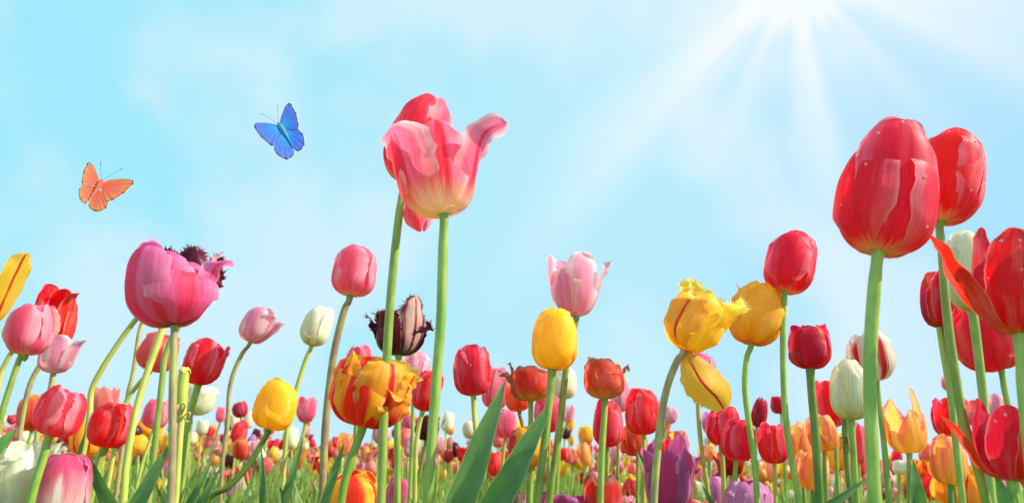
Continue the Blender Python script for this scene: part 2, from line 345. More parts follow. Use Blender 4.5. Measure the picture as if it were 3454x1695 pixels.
def tulip(label, var, B, T_, w_, stem=(), o=.15, c=0., Y=None, real=.062, fr=0., tip=.15, ruf=.085, st='g', petals=None, over=None, sr=None, sw=None, gw=.95, extra=(), leaves=(), ty=0., spin=None, hj=.08, oj=.16, name='tulip', mats=None, drops=0):
    CNT[0] += 1; r_ = random.Random(CNT[0]*7+3)
    if Y is None: Y = FPX*real/w_*.93
    b = P(B[0], B[1], Y); t_ = P(T_[0], T_[1], Y)+Vector((0, ty, 0))
    sc_ = SCL(B[0], B[1], Y); R = w_*.5*sc_; H = (t_-b).length; F = head_frame(b, t_); ax = F.col[2]
    r = sw*.5*sc_ if sw else (sr or (.0031+.0008*min(1, w_/300)))
    sp = stem_path(b, list(stem), Y, r, ax); root = empty(name, sp[-1]+Vector((0, 0, .01))); off = root.location
    tag(root, label, 'tulip', GROUP)
    rad = [r*1.05]+[r*(1+.10*i/len(sp))*r_.uniform(.94, 1.05) for i in range(1, len(sp))]; rad[0] = r*1.25
    vs, fs, uv = tube([p-off for p in sp], rad)
    mesh_obj('stem', vs, fs, ST[st], root, uv)
    small = w_ < NSMALL and not petals
    if petals is None:
        s0 = r_.uniform(0, 120) if spin is None else spin
        petals = [dict(phi=s0+60+120*k, o=o-.06, gw=gw*.95, rs=.93, hs=.99) for k in range(3)] + [dict(phi=s0+120*k) for k in range(3)]
    petals = list(petals)+list(extra)
    nu, nv = (40, 24) if w_ > 200 else (26, 14) if w_ > 130 else (16, 10) if w_ >= NSMALL else (9, 6)
    allv, allf, alluv = [], [], []; dropv = []
    for k, p in enumerate(petals):
        kw = dict(o=o, c=c, gw=gw, hs=1., rs=1., tip=tip, fr=fr, ruf=ruf); kw.update(p); mat = kw.pop('mat', None); lab = kw.pop('lab', None)
        kw['phi'] = math.radians(kw['phi'])
        if 'fix' in kw: kw.pop('fix')
        else:
            kw['o'] += r_.uniform(-oj, oj*1.3); kw['hs'] *= 1+r_.uniform(-hj, hj*.5); kw['tip'] = max(0, min(1, kw['tip']+r_.uniform(-.12, .18)))
            kw['lean'] = kw.get('lean', 0)+r_.uniform(-.08, .08); kw['gw'] *= r_.uniform(.9, 1.06); kw['c'] += r_.choice((0, 0, 0, r_.uniform(.1, .4)))
        vs, fs, uv = petal_geo(R, H, nu=nu, nv=nv, seed=CNT[0]*31+k, **kw)
        vs = [b+F@v-off for v in vs]
        if drops and abs((math.degrees(kw['phi'])-268+180) % 360-180) < 75: dropv += [vs[i*(nv+1)+j] for i in range(6, nu-4) for j in range(2, nv-2)]
        if small:
            n0 = len(allv); allv += vs; allf += [tuple(i+n0 for i in f) for f in fs]; alluv += uv
        else:
            po = mesh_obj('petal', vs, fs, V[mat or (mats[k % len(mats)] if mats else var)], root, uv)
            if lab: po['label'] = lab
    for k in range(drops):
        while True:
            i = r_.choice(dropv)
            q = Vector(i); hd = F.transposed() @ (q+off-b)
            if hd.y < -R*.15: break
        nrm = F @ Vector((hd.x, hd.y, .1*R)).normalized(); rd = r_.uniform(.0006, .0012)
        d_ = bpy.data.objects.new('water_drop', DROPM); COL.objects.link(d_); d_.parent = root; d_.location = q+nrm*rd*.3; d_.scale = (rd, rd, rd*1.15)
    if small: mesh_obj('bloom', allv, allf, V[var], root, alluv)
    for lf in leaves: add_leaf(root, off, *lf, Y=Y)
    HEROES.append((root, B, Y)); return root
def add_leaf(root, off, tipxy, botxy, wpx, bend=0., fold=.35, mat=None, Y=.6, dy=0., lab=None):
    tp = P(tipxy[0], tipxy[1], Y+dy); bt = P(botxy[0], botxy[1], Y+dy); sc_ = SCL(*botxy, Y)
    d = bt-tp; k = min(1.9, max(1.0, (tp.z-.02)/max(.01, tp.z-bt.z)))
    base = tp+d*k; 
    vs, fs, uv = leaf_geo(base-off, tp-off, wpx*sc_, bend*sc_, fold=fold)
    return mesh_obj('leaf', vs, fs, mat or LEAF, root, uv)
DROP = bpy.data.materials.new('water drop'); DROP.use_nodes = True
pb = DROP.node_tree.nodes['Principled BSDF']; pb.inputs['Roughness'].default_value = .05; pb.inputs['Transmission Weight'].default_value = .65; pb.inputs['IOR'].default_value = 1.33; pb.inputs['Base Color'].default_value = (1, 1, 1, 1)
def ball():
    vs, fs = [Vector((0, 0, -1))], []; N, K = 5, 10
    for i in range(1, N):
        for k in range(K): a, e = 2*math.pi*k/K, -math.pi/2+math.pi*i/N; vs.append(Vector((math.cos(a)*math.cos(e), math.sin(a)*math.cos(e), math.sin(e))))
    vs.append(Vector((0, 0, 1))); L = len(vs)-1
    for k in range(K):
        fs.append((0, 1+(k+1) % K, 1+k)); fs.append((L, L-K+k, L-K+(k+1) % K))
        for i in range(N-2): a = 1+i*K; fs.append((a+k, a+(k+1) % K, a+K+(k+1) % K, a+K+k))
    o = mesh_obj('water_drop', vs, fs, DROP); m = o.data; bpy.data.objects.remove(o); return m
DROPM = ball()
#TABLE
D = dict
# ---- left
tulip('yellow tulip with a red striped petal arching in at the left edge of the picture', 'yellowred', (-75, 1110), (-50, 850), 200, [(-90, 1400)], o=1., c=.2, real=.07, tip=.35,
      petals=[D(phi=-22, o=1.75, c=-.15, gw=.50, hs=1.0, fix=1), D(phi=-60, o=1.0, c=.9, gw=.42, hs=.62, fix=1), D(phi=40, o=.75, gw=.5, hs=1.0), D(phi=120, o=1.2, gw=.6), D(phi=180, o=1.4, gw=.6), D(phi=240, o=1.3, gw=.6)])
tulip('red tulip with one pointed petal flicking right, behind the pink egg-shaped one', 'scarlet', (165, 1185), (205, 948), 135, [(135, 1230), (100, 1300), (75, 1410), (55, 1540)], o=.35, Y=1.10, st='b', tip=.4,
      petals=[D(phi=90, o=.05, gw=1.05, tip=0, hs=1.0), D(phi=200, o=.2, hs=.78), D(phi=265, o=.1, hs=.62, mat='salmon'), D(phi=335, o=.85, c=1.1, gw=.55, hs=.92, tip=.9, fix=1), D(phi=30, o=.3, hs=.8), D(phi=150, o=.1, hs=.95)])
tulip('yellow tulip mostly hidden behind the left pink tulip, only its rim showing', 'orange', (50, 1165), (105, 1035), 105, [(20, 1220), (0, 1270), (-20, 1400)], Y=1.15, st='y', o=-.1)
tulip('pink egg-shaped tulip in front of the red one near the left edge', 'pink', (85, 1196), (122, 1022), 138, [(70, 1200), (25, 1330), (-5, 1440)], Y=.93, o=-.2, st='g', gw=1.05, spin=30, leaves=[((62, 1438), (-30, 1545), 62, 10)])
tulip('pale pink tulip opening to the right under the red one at left', 'palepink', (180, 1258), (205, 1132), 112, [(165, 1330), (130, 1440), (112, 1600)], o=.25, Y=1.02, tip=.4, st='b',
      petals=[D(phi=225, o=.1, gw=1.), D(phi=300, o=.35), D(phi=352, o=1.35, c=.3, gw=.6, hs=1.0, fix=1), D(phi=180, o=.2), D(phi=100, o=.1), D(phi=45, o=.4)])
tulip('stout crimson tulip with fringed rim leaning right, left of the smaller fringed red one', 'fringepink', (168, 1468), (240, 1305), 152, [(150, 1530), (125, 1610), (102, 1695)], Y=.80, fr=.10, sw=27, o=.02, tip=0, spin=10)
tulip('crimson fringed tulip on a thick green stem, right of the paler stout fringed one', 'fringe', (352, 1508), (400, 1352), 135, [(340, 1545), (320, 1620), (300, 1695)], Y=.88, fr=.10, o=-.05, tip=0, sw=25, spin=25, leaves=[((295, 1530), (400, 1700), 62, -20), ((290, 1450), (262, 1610), 26, 0)])
tulip('orange red tulip with a yellow peak, softly blurred behind the left stems', 'orangered', (105, 1452), (115, 1335), 92, [(95, 1500), (85, 1600)], Y=1.6, o=-.1)
tulip('small red tulip low at the left edge beside the orange red one', 'fringe', (40, 1430), (42, 1396), 32, [(38, 1500)], Y=2.9)
tulip('golden tulip with a red flank seen between the two crimson fringed tulips', 'yellowred', (290, 1538), (292, 1405), 100, [(285, 1600)], Y=1.25, o=-.15)
tulip('salmon pink tulip with pointed petals behind the smaller crimson fringed one', 'salmon', (345, 1410), (360, 1300), 88, [(335, 1500)], Y=1.45, o=.45, tip=.9)
tulip('large magenta and white tulip at the bottom left corner, cut by the frame', 'whitepurple', (192, 1770), (222, 1520), 178, [], Y=.84, o=-.12, c=0, gw=1.0, tip=0, spin=55, ruf=.08)
tulip('double white tulip crowded with petals in the bottom left corner', 'white', (50, 1760), (62, 1490), 185, [], Y=.92, tip=.2, ruf=.12,
      petals=[D(phi=a, o=oo, c=cc, gw=gg, hs=hh, rs=rr, fix=1) for a, oo, cc, gg, hh, rr in ((0, 1.3, .2, .5, .95, 1), (35, .8, 0, .5, 1.0, .9), (75, .6, 0, .5, 1.0, .8), (120, .7, 0, .5, 1.05, .9), (160, 1.0, 0, .5, 1, 1), (200, 1.2, .3, .5, .9, 1), (245, .7, .2, .6, .85, 1), (290, .9, .5, .6, .8, 1), (325, 1.4, .3, .5, .72, 1), (20, .3, 0, .45, .95, .6), (140, .3, 0, .45, .95, .6), (260, .35, 0, .45, .8, .6), (310, .6, .3, .4, .6, 1.1))])
tulip('pink tulip barely rising into the bottom left corner below the double white one', 'magenta', (40, 1790), (35, 1668), 100, [], Y=1.02)
# ---- centre left
tulip('large mauve rose tulip on a thick stalk with dark feathered petals peeking out behind it', 'mauve', (587, 1098), (583, 832), 292, [(586, 1200), (582, 1350), (575, 1695)], real=.075, o=.1, tip=.05, ruf=.07, st='b', sw=24,
      petals=[D(phi=160, o=.1, rs=.93, hs=.85, gw=.9), D(phi=95, o=.2, rs=.9, hs=.93), D(phi=30, o=.7, rs=.95, hs=.97, gw=.55, c=.2, mat='pink'), D(phi=0, o=.85, c=.55, gw=.55, hs=.78, fix=1), D(phi=228, o=.08, gw=1.12, hs=1.03, fix=1, ruf=.09), D(phi=312, o=.22, gw=1.0, hs=.70, fix=1), D(phi=268, o=.0, rs=.9, hs=.86, gw=.8)],
      leaves=[((577, 1490), (470, 1700), 66, 15)])
tulip('black maroon feathered tulip hidden behind the large mauve one, only ragged petal tips showing', 'dark', (615, 1060), (655, 850), 180, [(560, 1190), (545, 1300), (500, 1695)], Y=.74, o=.7, fr=.2, ruf=.15, tip=.3, gw=.6, sw=20, extra=[D(phi=5, o=1.05, gw=.5, hs=.72, fix=1), D(phi=140, o=.6, gw=.5, hs=1.02, fix=1)])
tulip('cream bud hidden behind the left flank of the large mauve tulip', 'white', (484, 1066), (470, 965), 72, [(470, 1120), (448, 1260), (432, 1330), (420, 1450)], Y=1.2, st='b', o=-.2)
tulip('pale bud behind the mauve tulip carried on a long green stem curving from lower left', 'pink', (505, 1035), (545, 985), 70, [(470, 1062), (400, 1155), (340, 1250), (308, 1320), (300, 1420), (265, 1600)], Y=.95, st='y', o=-.2, sw=17)
tulip('salmon pink tulip crossed by a slanting yellow stem below the large mauve one', 'salmon', (505, 1250), (560, 1125), 125, [(480, 1280), (430, 1345), (400, 1440), (370, 1600)], Y=1.15, st='y', o=-.02)
tulip('rose bud hidden behind the mauve tulip on a slanting yellow stem', 'pink', (552, 1085), (568, 1010), 60, [(540, 1130), (485, 1290), (455, 1400), (425, 1570), (415, 1695)], Y=.86, st='y', sw=22)
tulip('crimson tulip with ragged fringe leaning right beside the green seed pod', 'fringe', (668, 1298), (708, 1145), 128, [(655, 1345), (632, 1440), (605, 1695)], Y=.98, fr=.09, o=.15, tip=.05, sw=22, leaves=[((716, 1555), (640, 1700), 30, 8), ((754, 1560), (672, 1705), 30, 8)],
      petals=[D(phi=210, o=.02), D(phi=270, o=.05, gw=1.0), D(phi=330, o=.15), D(phi=5, o=.75, c=0, gw=.45, hs=.92, fix=1), D(phi=90, o=.1, hs=.98), D(phi=150, o=.05)])
tulip('cream ruffled tulip spreading right, blurred behind the green seed pod', 'white', (648, 1397), (690, 1292), 118, [(642, 1450), (620, 1600)], Y=1.5, o=.45, tip=.3, ruf=.12)
tulip('pink tulip tucked between two stems left of the thick bronze stalk', 'pink', (518, 1445), (538, 1342), 84, [(500, 1500), (478, 1570)], Y=1.6, o=-.1, st='y')
tulip('yellow tulip half behind the pink one, left of the thick bronze stalk', 'orange', (502, 1470), (488, 1412), 62, [(495, 1560)], Y=1.9, o=-.1)
tulip('golden yellow tulip with red base low on the left, under the pink one', 'yellow', (465, 1530), (465, 1466), 66, [(462, 1600)], Y=1.8, o=-.1)
tulip('cream tulip, plump one just right of the thick bronze stalk', 'white', (678, 1468), (686, 1414), 42, [(672, 1540), (665, 1620)], Y=2.6, st='y')
tulip('narrow cream tulip nearest the thick bronze stalk', 'white', (642, 1498), (652, 1455), 32, [(636, 1600)], Y=3., st='y')
tulip('magenta pink tulip above the pair of small white ones', 'magenta', (812, 1408), (806, 1353), 50, [(805, 1500)], Y=2.3, o=.1, mats=None)
tulip('small white tulip, left one of the pair under the magenta tulip', 'white', (792, 1448), (793, 1396), 28, [(785, 1560), (780, 1640)], Y=2.9, o=-.2)
tulip('small white tulip, right one of the pair near the big yellow tulip', 'white', (833, 1444), (841, 1386), 34, [(812, 1530), (800, 1620)], Y=2.6, o=-.2, st='y')
tulip('small pink tulip on a leaning thin stem left of the small white pair', 'pink', (742, 1423), (748, 1370), 34, [(722, 1490), (705, 1560)], Y=2.8, st='b')
tulip('pale mauve tulip low at the bottom left of centre, in front of a rose one', 'lilac', (786, 1682), (805, 1608), 58, [(785, 1720)], Y=1.9, o=.1)
tulip('rose tulip low behind the pale mauve one', 'magenta', (822, 1640), (822, 1572), 58, [(815, 1720)], Y=2.1, o=.5)
tulip('orange tulip at the bottom edge left of the thick bronze stalk', 'orange', (548, 1700), (545, 1615), 52, [], Y=1.9)
tulip('plum tulip low behind the leaf left of the thick bronze stalk', 'purple', (555, 1612), (560, 1560), 46, [(550, 1690)], Y=2.1)
tulip('light pink tulip nodding right on a curved bronze stem in open sky', 'palepink', (843, 1155), (900, 1035), 112, [(815, 1195), (785, 1265), (772, 1330), (768, 1420), (752, 1540), (742, 1695)], o=.2, Y=1.12, st='b', tip=.25, sw=14,
      petals=[D(phi=200, o=.0), D(phi=262, o=.1, gw=1.05), D(phi=318, o=.55, gw=.8, hs=.9), D(phi=350, o=1.25, c=.5, gw=.5, hs=.85, fix=1), D(phi=90, o=.3), D(phi=140, o=.1)])
tulip('ivory tulip on a slender yellow stem between two pink tulips', 'white', (1050, 1166), (1088, 1034), 98, [(1030, 1215), (1000, 1310), (978, 1400), (965, 1470), (950, 1695)], Y=1.25, o=-.12, st='y', sw=15, leaves=[((1026, 1468), (962, 1700), 40, 6)], gw=1.05)
tulip('rosy pink cup tulip high on a dark bronze stem left of the tall pair', 'pink', (1180, 997), (1212, 826), 150, [(1160, 1050), (1130, 1170), (1112, 1290), (1097, 1450), (1085, 1695)], Y=.95, o=-.02, st='b', tip=.1, sw=23, spin=20)
tulip('smooth golden yellow tulip on a strongly slanting dark green stem', 'yellow', (905, 1447), (958, 1283), 140, [(885, 1490), (835, 1570), (770, 1640), (690, 1705)], Y=1.0, o=-.12, tip=0, st='d', sw=20, gw=1.1, spin=20, leaves=[((882, 1500), (893, 1700), 30, 6)])
tulip('pink two-lobed tulip close behind the smooth golden one', 'pink', (1030, 1425), (1035, 1332), 74, [(1018, 1480), (985, 1600), (970, 1690)], Y=1.6, o=.5, tip=.5, st='y', sw=13)
tulip('black maroon feathered tulip with one blush striped petal, behind the tall left stem', 'dark', (1345, 1198), (1352, 1030), 178, [(1348, 1260), (1340, 1400), (1340, 1695)], Y=.82, o=.25, fr=.16, ruf=.12, tip=.2,
      petals=[D(phi=190, o=.6, gw=.85, hs=.9), D(phi=235, o=.5, gw=.8, hs=.85), D(phi=172, o=1.1, gw=.4, hs=.85, fix=1), D(phi=120, o=.3), D(phi=60, o=.2, hs=.7), D(phi=318, o=.55, gw=.62, hs=1.12, fix=1, mat='darkpink', lab='blush feathered petal with a maroon edge'), D(phi=355, o=1.0, gw=.6, hs=.62, fix=1)])
tulip('big red tulip with yellow ruffled petals behind the tall left stem', 'flame', (1222, 1440), (1280, 1205), 278, [(1205, 1490), (1175, 1580), (1150, 1695)], real=.078, o=.3, tip=.0, fr=.03, ruf=.14, sw=28, gw=.9,
      petals=[D(phi=180, o=.4, hs=.95), D(phi=130, o=.2, hs=1.0, mat='flamegold'), D(phi=80, o=.2, hs=1.02, mat='flamegold'), D(phi=40, o=.4, hs=1.0, mat='flamegold'), D(phi=215, o=.32, hs=.95, gw=.8, fix=1), D(phi=262, o=.1, gw=.7, hs=.95, mat='flame', fix=1), D(phi=308, o=.2, gw=.85, hs=.98, mat='flamegold', fix=1), D(phi=350, o=.7, gw=.6, hs=.85, mat='flamegold', fix=1), D(phi=325, o=.5, c=.5, gw=.55, hs=.5, mat='flame', fix=1)], leaves=[((1162, 1490), (1108, 1660), 38, 6)])
tulip('pink fringed tulip poking up behind the big red and yellow one', 'fringepink', (1205, 1330), (1212, 1168), 95, [(1200, 1450)], Y=1.15, fr=.12, o=.15)
tulip('pale pink tulip glowing just under the black maroon one', 'palepink', (1395, 1320), (1412, 1185), 100, [(1390, 1480)], Y=1.3, o=.25)
tulip('crimson tulip with frilled pink flank between the two tall green stems', 'fringe', (1425, 1385), (1455, 1248), 98, [(1412, 1440), (1402, 1520), (1398, 1690)], Y=1.2, fr=.06, o=.1, sw=16, st='y')
tulip('red tulip flamed with yellow rising at the bottom edge in the middle', 'flame', (1190, 1790), (1192, 1585), 188, [], Y=.9, o=-.1, tip=.0, ruf=.1, spin=40, leaves=[((1165, 1618), (1240, 1705), 34, -8)], mats=['flame', 'flame', 'yellowred', 'flame', 'flame', 'flame'])
tulip('tall rose red tulip half hidden behind the big pink and cream one', 'backpink', (1368, 612), (1452, 345), 192, [(1344, 740), (1322, 950), (1308, 1150), (1295, 1400), (1285, 1695)], Y=.62, o=-.05, tip=.02, sw=27, ruf=.07,
      petals=[D(phi=90, o=-.05, hs=1.), D(phi=150, o=-.1, hs=.98), D(phi=215, o=0, hs=.9), D(phi=265, o=-.1, hs=1.02, gw=1.1, fix=1), D(phi=325, o=.12, hs=1.03, gw=.75, mat='pink', fix=1), D(phi=20, o=.2, hs=.8)])
tulip('big pink and cream tulip wide open on the tall central stem', 'bigpink', (1495, 722), (1456, 440), 326, [(1494, 850), (1487, 1080), (1468, 1330), (1442, 1695)], real=.078, Y=.52, o=.3, tip=.05, ruf=.08, sw=31, gw=.95,
      petals=[D(phi=165, o=.35, rs=.92, hs=.9), D(phi=105, o=.3, rs=.9, hs=1.04, gw=.7), D(phi=62, o=.3, rs=.92, hs=1.06, gw=.6, fix=1), D(phi=210, o=.74, c=.05, gw=1.05, hs=.92, fix=1, ruf=.1, lean=.06), D(phi=283, o=.22, rs=.86, gw=.62, hs=.98, fix=1, lean=.05), D(phi=338, o=1.05, c=.8, gw=.6, hs=.95, fix=1, ruf=.1)],
      leaves=[((1708, 1272), (1562, 1700), 112, -14)])
tulip('magenta and white tulip at the bottom edge between the two tall stems', 'whitepurple', (1350, 1790), (1350, 1608), 95, [], Y=1.35, o=.1, tip=0, spin=25)
tulip('small black maroon tulip with one petal pointing right, crossed by the tall stem', 'dark', (1437, 1485), (1447, 1400), 82, [(1425, 1540), (1400, 1690)], Y=1.35, o=.1, tip=.5, extra=[D(phi=0, o=1.2, gw=.3, hs=1., tip=.8, fix=1)], st='d', sw=14)
tulip('small cream tulip standing alone in the gap right of the tall central stem', 'white', (1505, 1455), (1515, 1386), 43, [(1498, 1550), (1492, 1690)], Y=2.4, o=.0, st='y')
tulip('small pink tulip under the big red and yellow one', 'pink', (1370, 1445), (1385, 1392), 46, [(1355, 1530)], Y=2.3, o=.1)
tulip('small salmon bud left of the broad green leaf', 'salmon', (1512, 1515), (1514, 1476), 28, [(1505, 1600)], Y=3.3)
tulip('small ragged red tulip touching the left side of the broad green leaf', 'red', (1562, 1562), (1560, 1506), 40, [(1560, 1640)], Y=2.4, o=.5, ruf=.15)
tulip('small pale pink tulip behind the stem left of the broad leaf tip', 'palepink', (1590, 1455), (1594, 1412), 36, [(1580, 1540)], Y=2.7, o=.4, tip=.9)
# ---- centre
tulip('red and pink fringed tulip with a white rimmed petal, left of the broad leaf tip', 'fringe', (1597, 1334), (1590, 1168), 130, [(1600, 1400), (1608, 1480), (1622, 1600), (1640, 1700)], Y=1.0, fr=.07, o=.1, tip=.02, sw=18, st='y',
      petals=[D(phi=120, o=.1), D(phi=60, o=.1), D(phi=200, o=.05, gw=1.0), D(phi=262, o=-.05, gw=.8, hs=.98), D(phi=318, o=.1, gw=.85, hs=.86, fix=1, mat='fringepink', fr=0), D(phi=0, o=.25, hs=1.0)])
tulip('pink tulip behind the tip of the broad leaf', 'pink', (1662, 1378), (1688, 1232), 95, [(1650, 1450)], Y=1.25, o=-.1)
tulip('rosy pink cup tulip just right of the broad leaf', 'pink', (1703, 1478), (1708, 1376), 80, [(1695, 1560), (1688, 1690)], Y=1.45, o=-.05, st='y')
tulip('fading red tulip with shrivelled brown rim behind the broad leaf tip', 'wither', (1790, 1352), (1790, 1235), 140, [(1790, 1440), (1788, 1600)], Y=1.02, o=.1, tip=0, ruf=.14, sw=18,
      extra=[D(phi=190, o=1.2, c=.3, gw=.4, hs=.95, mat='withered', fix=1, ruf=.25), D(phi=170, o=.8, gw=.3, hs=1.12, mat='withered', fix=1, ruf=.25)])
tulip('orange red tulip under the fading brown-rimmed one', 'orangered', (1752, 1386), (1742, 1290), 84, [(1762, 1430), (1775, 1500), (1785, 1640)], Y=1.2, o=-.05, st='b')
tulip('yellow tulip with red edge between the two broad leaves', 'orange', (1790, 1574), (1772, 1438), 128, [(1788, 1620), (1785, 1700)], Y=1.0, o=-.08, fr=.04, tip=0, sw=24, gw=1.05, extra=[D(phi=195, o=.0, gw=.6, hs=.95, rs=1.05, mat='scarlet', fix=1)],
      leaves=[((1871, 1335), (1680, 1700), 104, -16, .35, None, .62, 0)] if False else [])
tulip('smooth golden yellow egg-shaped tulip below the pale pink open one', 'yellow', (1862, 1246), (1878, 1046), 152, [(1855, 1330), (1838, 1480), (1812, 1700)], Y=.93, o=-.25, tip=.1, sw=27, gw=1.15, spin=30, leaves=[((1871, 1335), (1680, 1700), 104, -16)])
tulip('pale pink tulip opened wide above the smooth yellow one', 'palepink', (1942, 1068), (1935, 862), 178, [(1925, 1150), (1907, 1260), (1892, 1400), (1870, 1560), (1852, 1700)], Y=1.02, o=.35, tip=.1, sw=21, gw=.85,
      petals=[D(phi=120, o=.7, hs=1.0, rs=.9), D(phi=190, o=.7, hs=.98, gw=.7, fix=1), D(phi=60, o=.8, hs=.96, rs=.92, gw=.7), D(phi=232, o=.6, gw=.8, hs=.72, fix=1), D(phi=288, o=.5, gw=.75, hs=.96, fix=1), D(phi=345, o=1.15, c=.2, gw=.48, hs=.9, fix=1)])
tulip('ivory tulip behind the stem under the smooth yellow one', 'white', (1898, 1345), (1905, 1232), 88, [(1890, 1450), (1880, 1600)], Y=1.5, o=-.05)
tulip('coral red tulip behind the second broad leaf', 'fringepink', (1850, 1458), (1845, 1330), 98, [(1850, 1560)], Y=1.35, o=-.05)
tulip('fading red and yellow tulip with a wilted brown rim against the sky', 'wither', (2040, 1345), (2035, 1205), 138, [(2037, 1420), (2030, 1520), (2025, 1700)], Y=1.0, o=.1, tip=0, ruf=.12, sw=21,
      petals=[D(phi=130, o=.1), D(phi=70, o=.1, mat='withered', hs=.95, ruf=.2), D(phi=195, o=.1, hs=1.03), D(phi=262, o=-.02, gw=.85, hs=.93), D(phi=320, o=.15, gw=.8, hs=.85), D(phi=5, o=.9, c=.3, gw=.4, hs=.86, mat='withered', fix=1, ruf=.25), D(phi=40, o=.3, hs=.9, mat='orange')])
tulip('glossy crimson tulip directly below the wilted red and yellow one', 'fringe', (2048, 1506), (2056, 1350), 100, [(2048, 1560), (2046, 1690)], Y=1.25, o=-.25, gw=1.05)
tulip('blush pink tulip behind the wilted red and yellow one', 'palepink', (2088, 1390), (2095, 1270), 62, [(2085, 1480)], Y=1.55, o=.1)
tulip('crimson fringed tulip right of the wilted red and yellow one', 'fringe', (2170, 1466), (2165, 1316), 118, [(2172, 1530), (2170, 1700)], Y=1.1, fr=.11, o=.08, tip=0, sw=16, st='y', leaves=[((2143, 1505), (2222, 1700), 54, 10)])
tulip('orange red tulip under the crimson fringed one', 'orangered', (2150, 1536), (2130, 1432), 88, [(2150, 1620)], Y=1.45, o=0)
tulip('small mauve pink tulip with a pointed petal right of the two yellow stems', 'palepink', (1912, 1425), (1925, 1362), 46, [(1893, 1470), (1885, 1560)], Y=2.3, o=.5, tip=.9)
tulip('tiny black maroon tulip left of the yellow cup', 'dark', (1905, 1480), (1912, 1442), 36, [(1898, 1560), (1893, 1640)], Y=2.9)
tulip('small yellow cup tulip with a flat top in the gap at the centre', 'yellow', (1976, 1494), (1974, 1434), 52, [(1975, 1560), (1970, 1640)], Y=2.2, o=.15, tip=0)
tulip('small salmon tulip in the cluster below the yellow cup', 'salmon', (1932, 1568), (1932, 1506), 46, [(1930, 1640)], Y=2.6, o=.4, tip=.7)
tulip('small orange tulip in the cluster below the yellow cup', 'orange', (1965, 1578), (1966, 1540), 34, [(1962, 1640)], Y=3.1)
tulip('small red tulip in the cluster below the yellow cup', 'red', (1897, 1550), (1898, 1508), 40, [(1893, 1640)], Y=2.8, o=.2)
tulip('ruffled plum tulip at the bottom edge in the middle', 'purple', (1900, 1800), (1895, 1662), 155, [], Y=1.1, o=.55, fr=.05, tip=.3, ruf=.15)
tulip('plum tulip peeking at the bottom edge beside the second broad leaf', 'purple', (1750, 1790), (1745, 1655), 68, [], Y=1.5)
tulip('withered orange red tulip with two lobes at the bottom edge', 'wither', (2030, 1760), (2032, 1606), 128, [], Y=1.1, o=.3, ruf=.12, tip=0)
tulip('rose tulip cut by the bottom edge right of the withered orange one', 'pink', (2115, 1760), (2115, 1672), 60, [], Y=1.8)
tulip('small golden tulip low between the withered orange tulip and the blue green leaf', 'yellow', (2133, 1660), (2132, 1605), 50, [(2130, 1700)], Y=2.3)
tulip('small salmon tulip above the small golden one by the blue green leaf', 'salmon', (2132, 1600), (2132, 1560), 38, [(2130, 1700)], Y=3.0)
# ---- centre right
tulip('yellow feathered tulip with ragged petals blowing right on a bronze stem', 'yellow', (2308, 1180), (2385, 1000), 200, [(2285, 1215), (2255, 1290), (2232, 1390), (2220, 1500), (2205, 1700)], Y=.80, o=.25, fr=.22, tip=.1, ruf=.2, st='b', sw=25,
      petals=[D(phi=120, o=.2, hs=1.3, gw=.6), D(phi=60, o=.6, hs=1.2, gw=.7), D(phi=175, o=.1, hs=1.1), D(phi=225, o=-.1, gw=.95, hs=.97, fr=0, mat='yellowred'), D(phi=285, o=.15, gw=.9, hs=.97, fr=0), D(phi=345, o=1.15, c=.0, gw=.8, hs=1.05, fix=1), D(phi=15, o=.75, c=.1, gw=.7, hs=1.25, fix=1)])
HANG = len(HEROES)-1
tulip('pink tulip behind the hanging yellow petal', 'pink', (2355, 1342), (2368, 1192), 108, [(2358, 1430), (2370, 1540), (2392, 1690)], Y=1.15, o=-.2, st='y', sw=15)
tulip('golden yellow cup tulip on a curved stem, right neighbour of the feathered yellow one', 'orange', (2533, 1160), (2565, 968), 184, [(2518, 1210), (2512, 1300), (2525, 1420), (2545, 1560), (2555, 1700)], Y=.88, o=.1, tip=.0, ruf=.2, sw=19, gw=1.0, spin=35, extra=[D(phi=10, o=.35, gw=.4, hs=.95, fix=1, ruf=.2)])
tulip('rose red tulip high on a pale stem above the yellow cups', 'redpink', (2648, 986), (2684, 790), 162, [(2642, 1080), (2642, 1250), (2652, 1430), (2675, 1580), (2695, 1700)], Y=.86, o=-.08, tip=.05, sw=20, gw=1.05, spin=0)
tulip('dark crimson tulip with pink flanks under the high rose red one', 'magenta', (2733, 1244), (2728, 1095), 142, [(2738, 1330), (2752, 1480), (2765, 1700)], Y=.90, o=.05, tip=.15, sw=27, st='d', spin=5, leaves=[((2758, 1632), (2738, 1700), 18, 4)])
tulip('white tulip with red flames behind the thick stem of the largest red tulip', 'striped', (2955, 1285), (2915, 1115), 150, [(2965, 1350), (2982, 1500), (3000, 1700)], Y=.95, o=-.05, tip=.1, spin=30)
tulip('smooth ivory tulip left of the thick stem of the largest red tulip', 'white', (2872, 1415), (2862, 1215), 128, [(2878, 1520), (2890, 1700)], Y=.85, o=-.22, tip=.12, sw=22, gw=1.15, spin=30, leaves=[((2940, 1600), (2780, 1702), 32, 5)])
tulip('largest deep red tulip on the thick green stem at right', 'redpink', (2962, 852), (3020, 440), 314, [(2950, 960), (2938, 1130), (2934, 1300), (2940, 1480), (2952, 1700)], Y=.50, o=-.12, tip=.08, sw=40, gw=1.05, ruf=.05, drops=7, hj=.0, oj=.03,
      petals=[D(phi=95, o=.0, rs=.92, hs=.9), D(phi=155, o=.1, rs=.95, hs=.86, gw=.8), D(phi=30, o=-.1, rs=.95, hs=.84), D(phi=266, o=.02, gw=1.08, hs=1.0, rs=.98, fix=1, tip=0), D(phi=205, o=.0, gw=.95, hs=.80, rs=1.03, fix=1), D(phi=328, o=-.05, gw=1.0, hs=.84, rs=1.02, fix=1)])
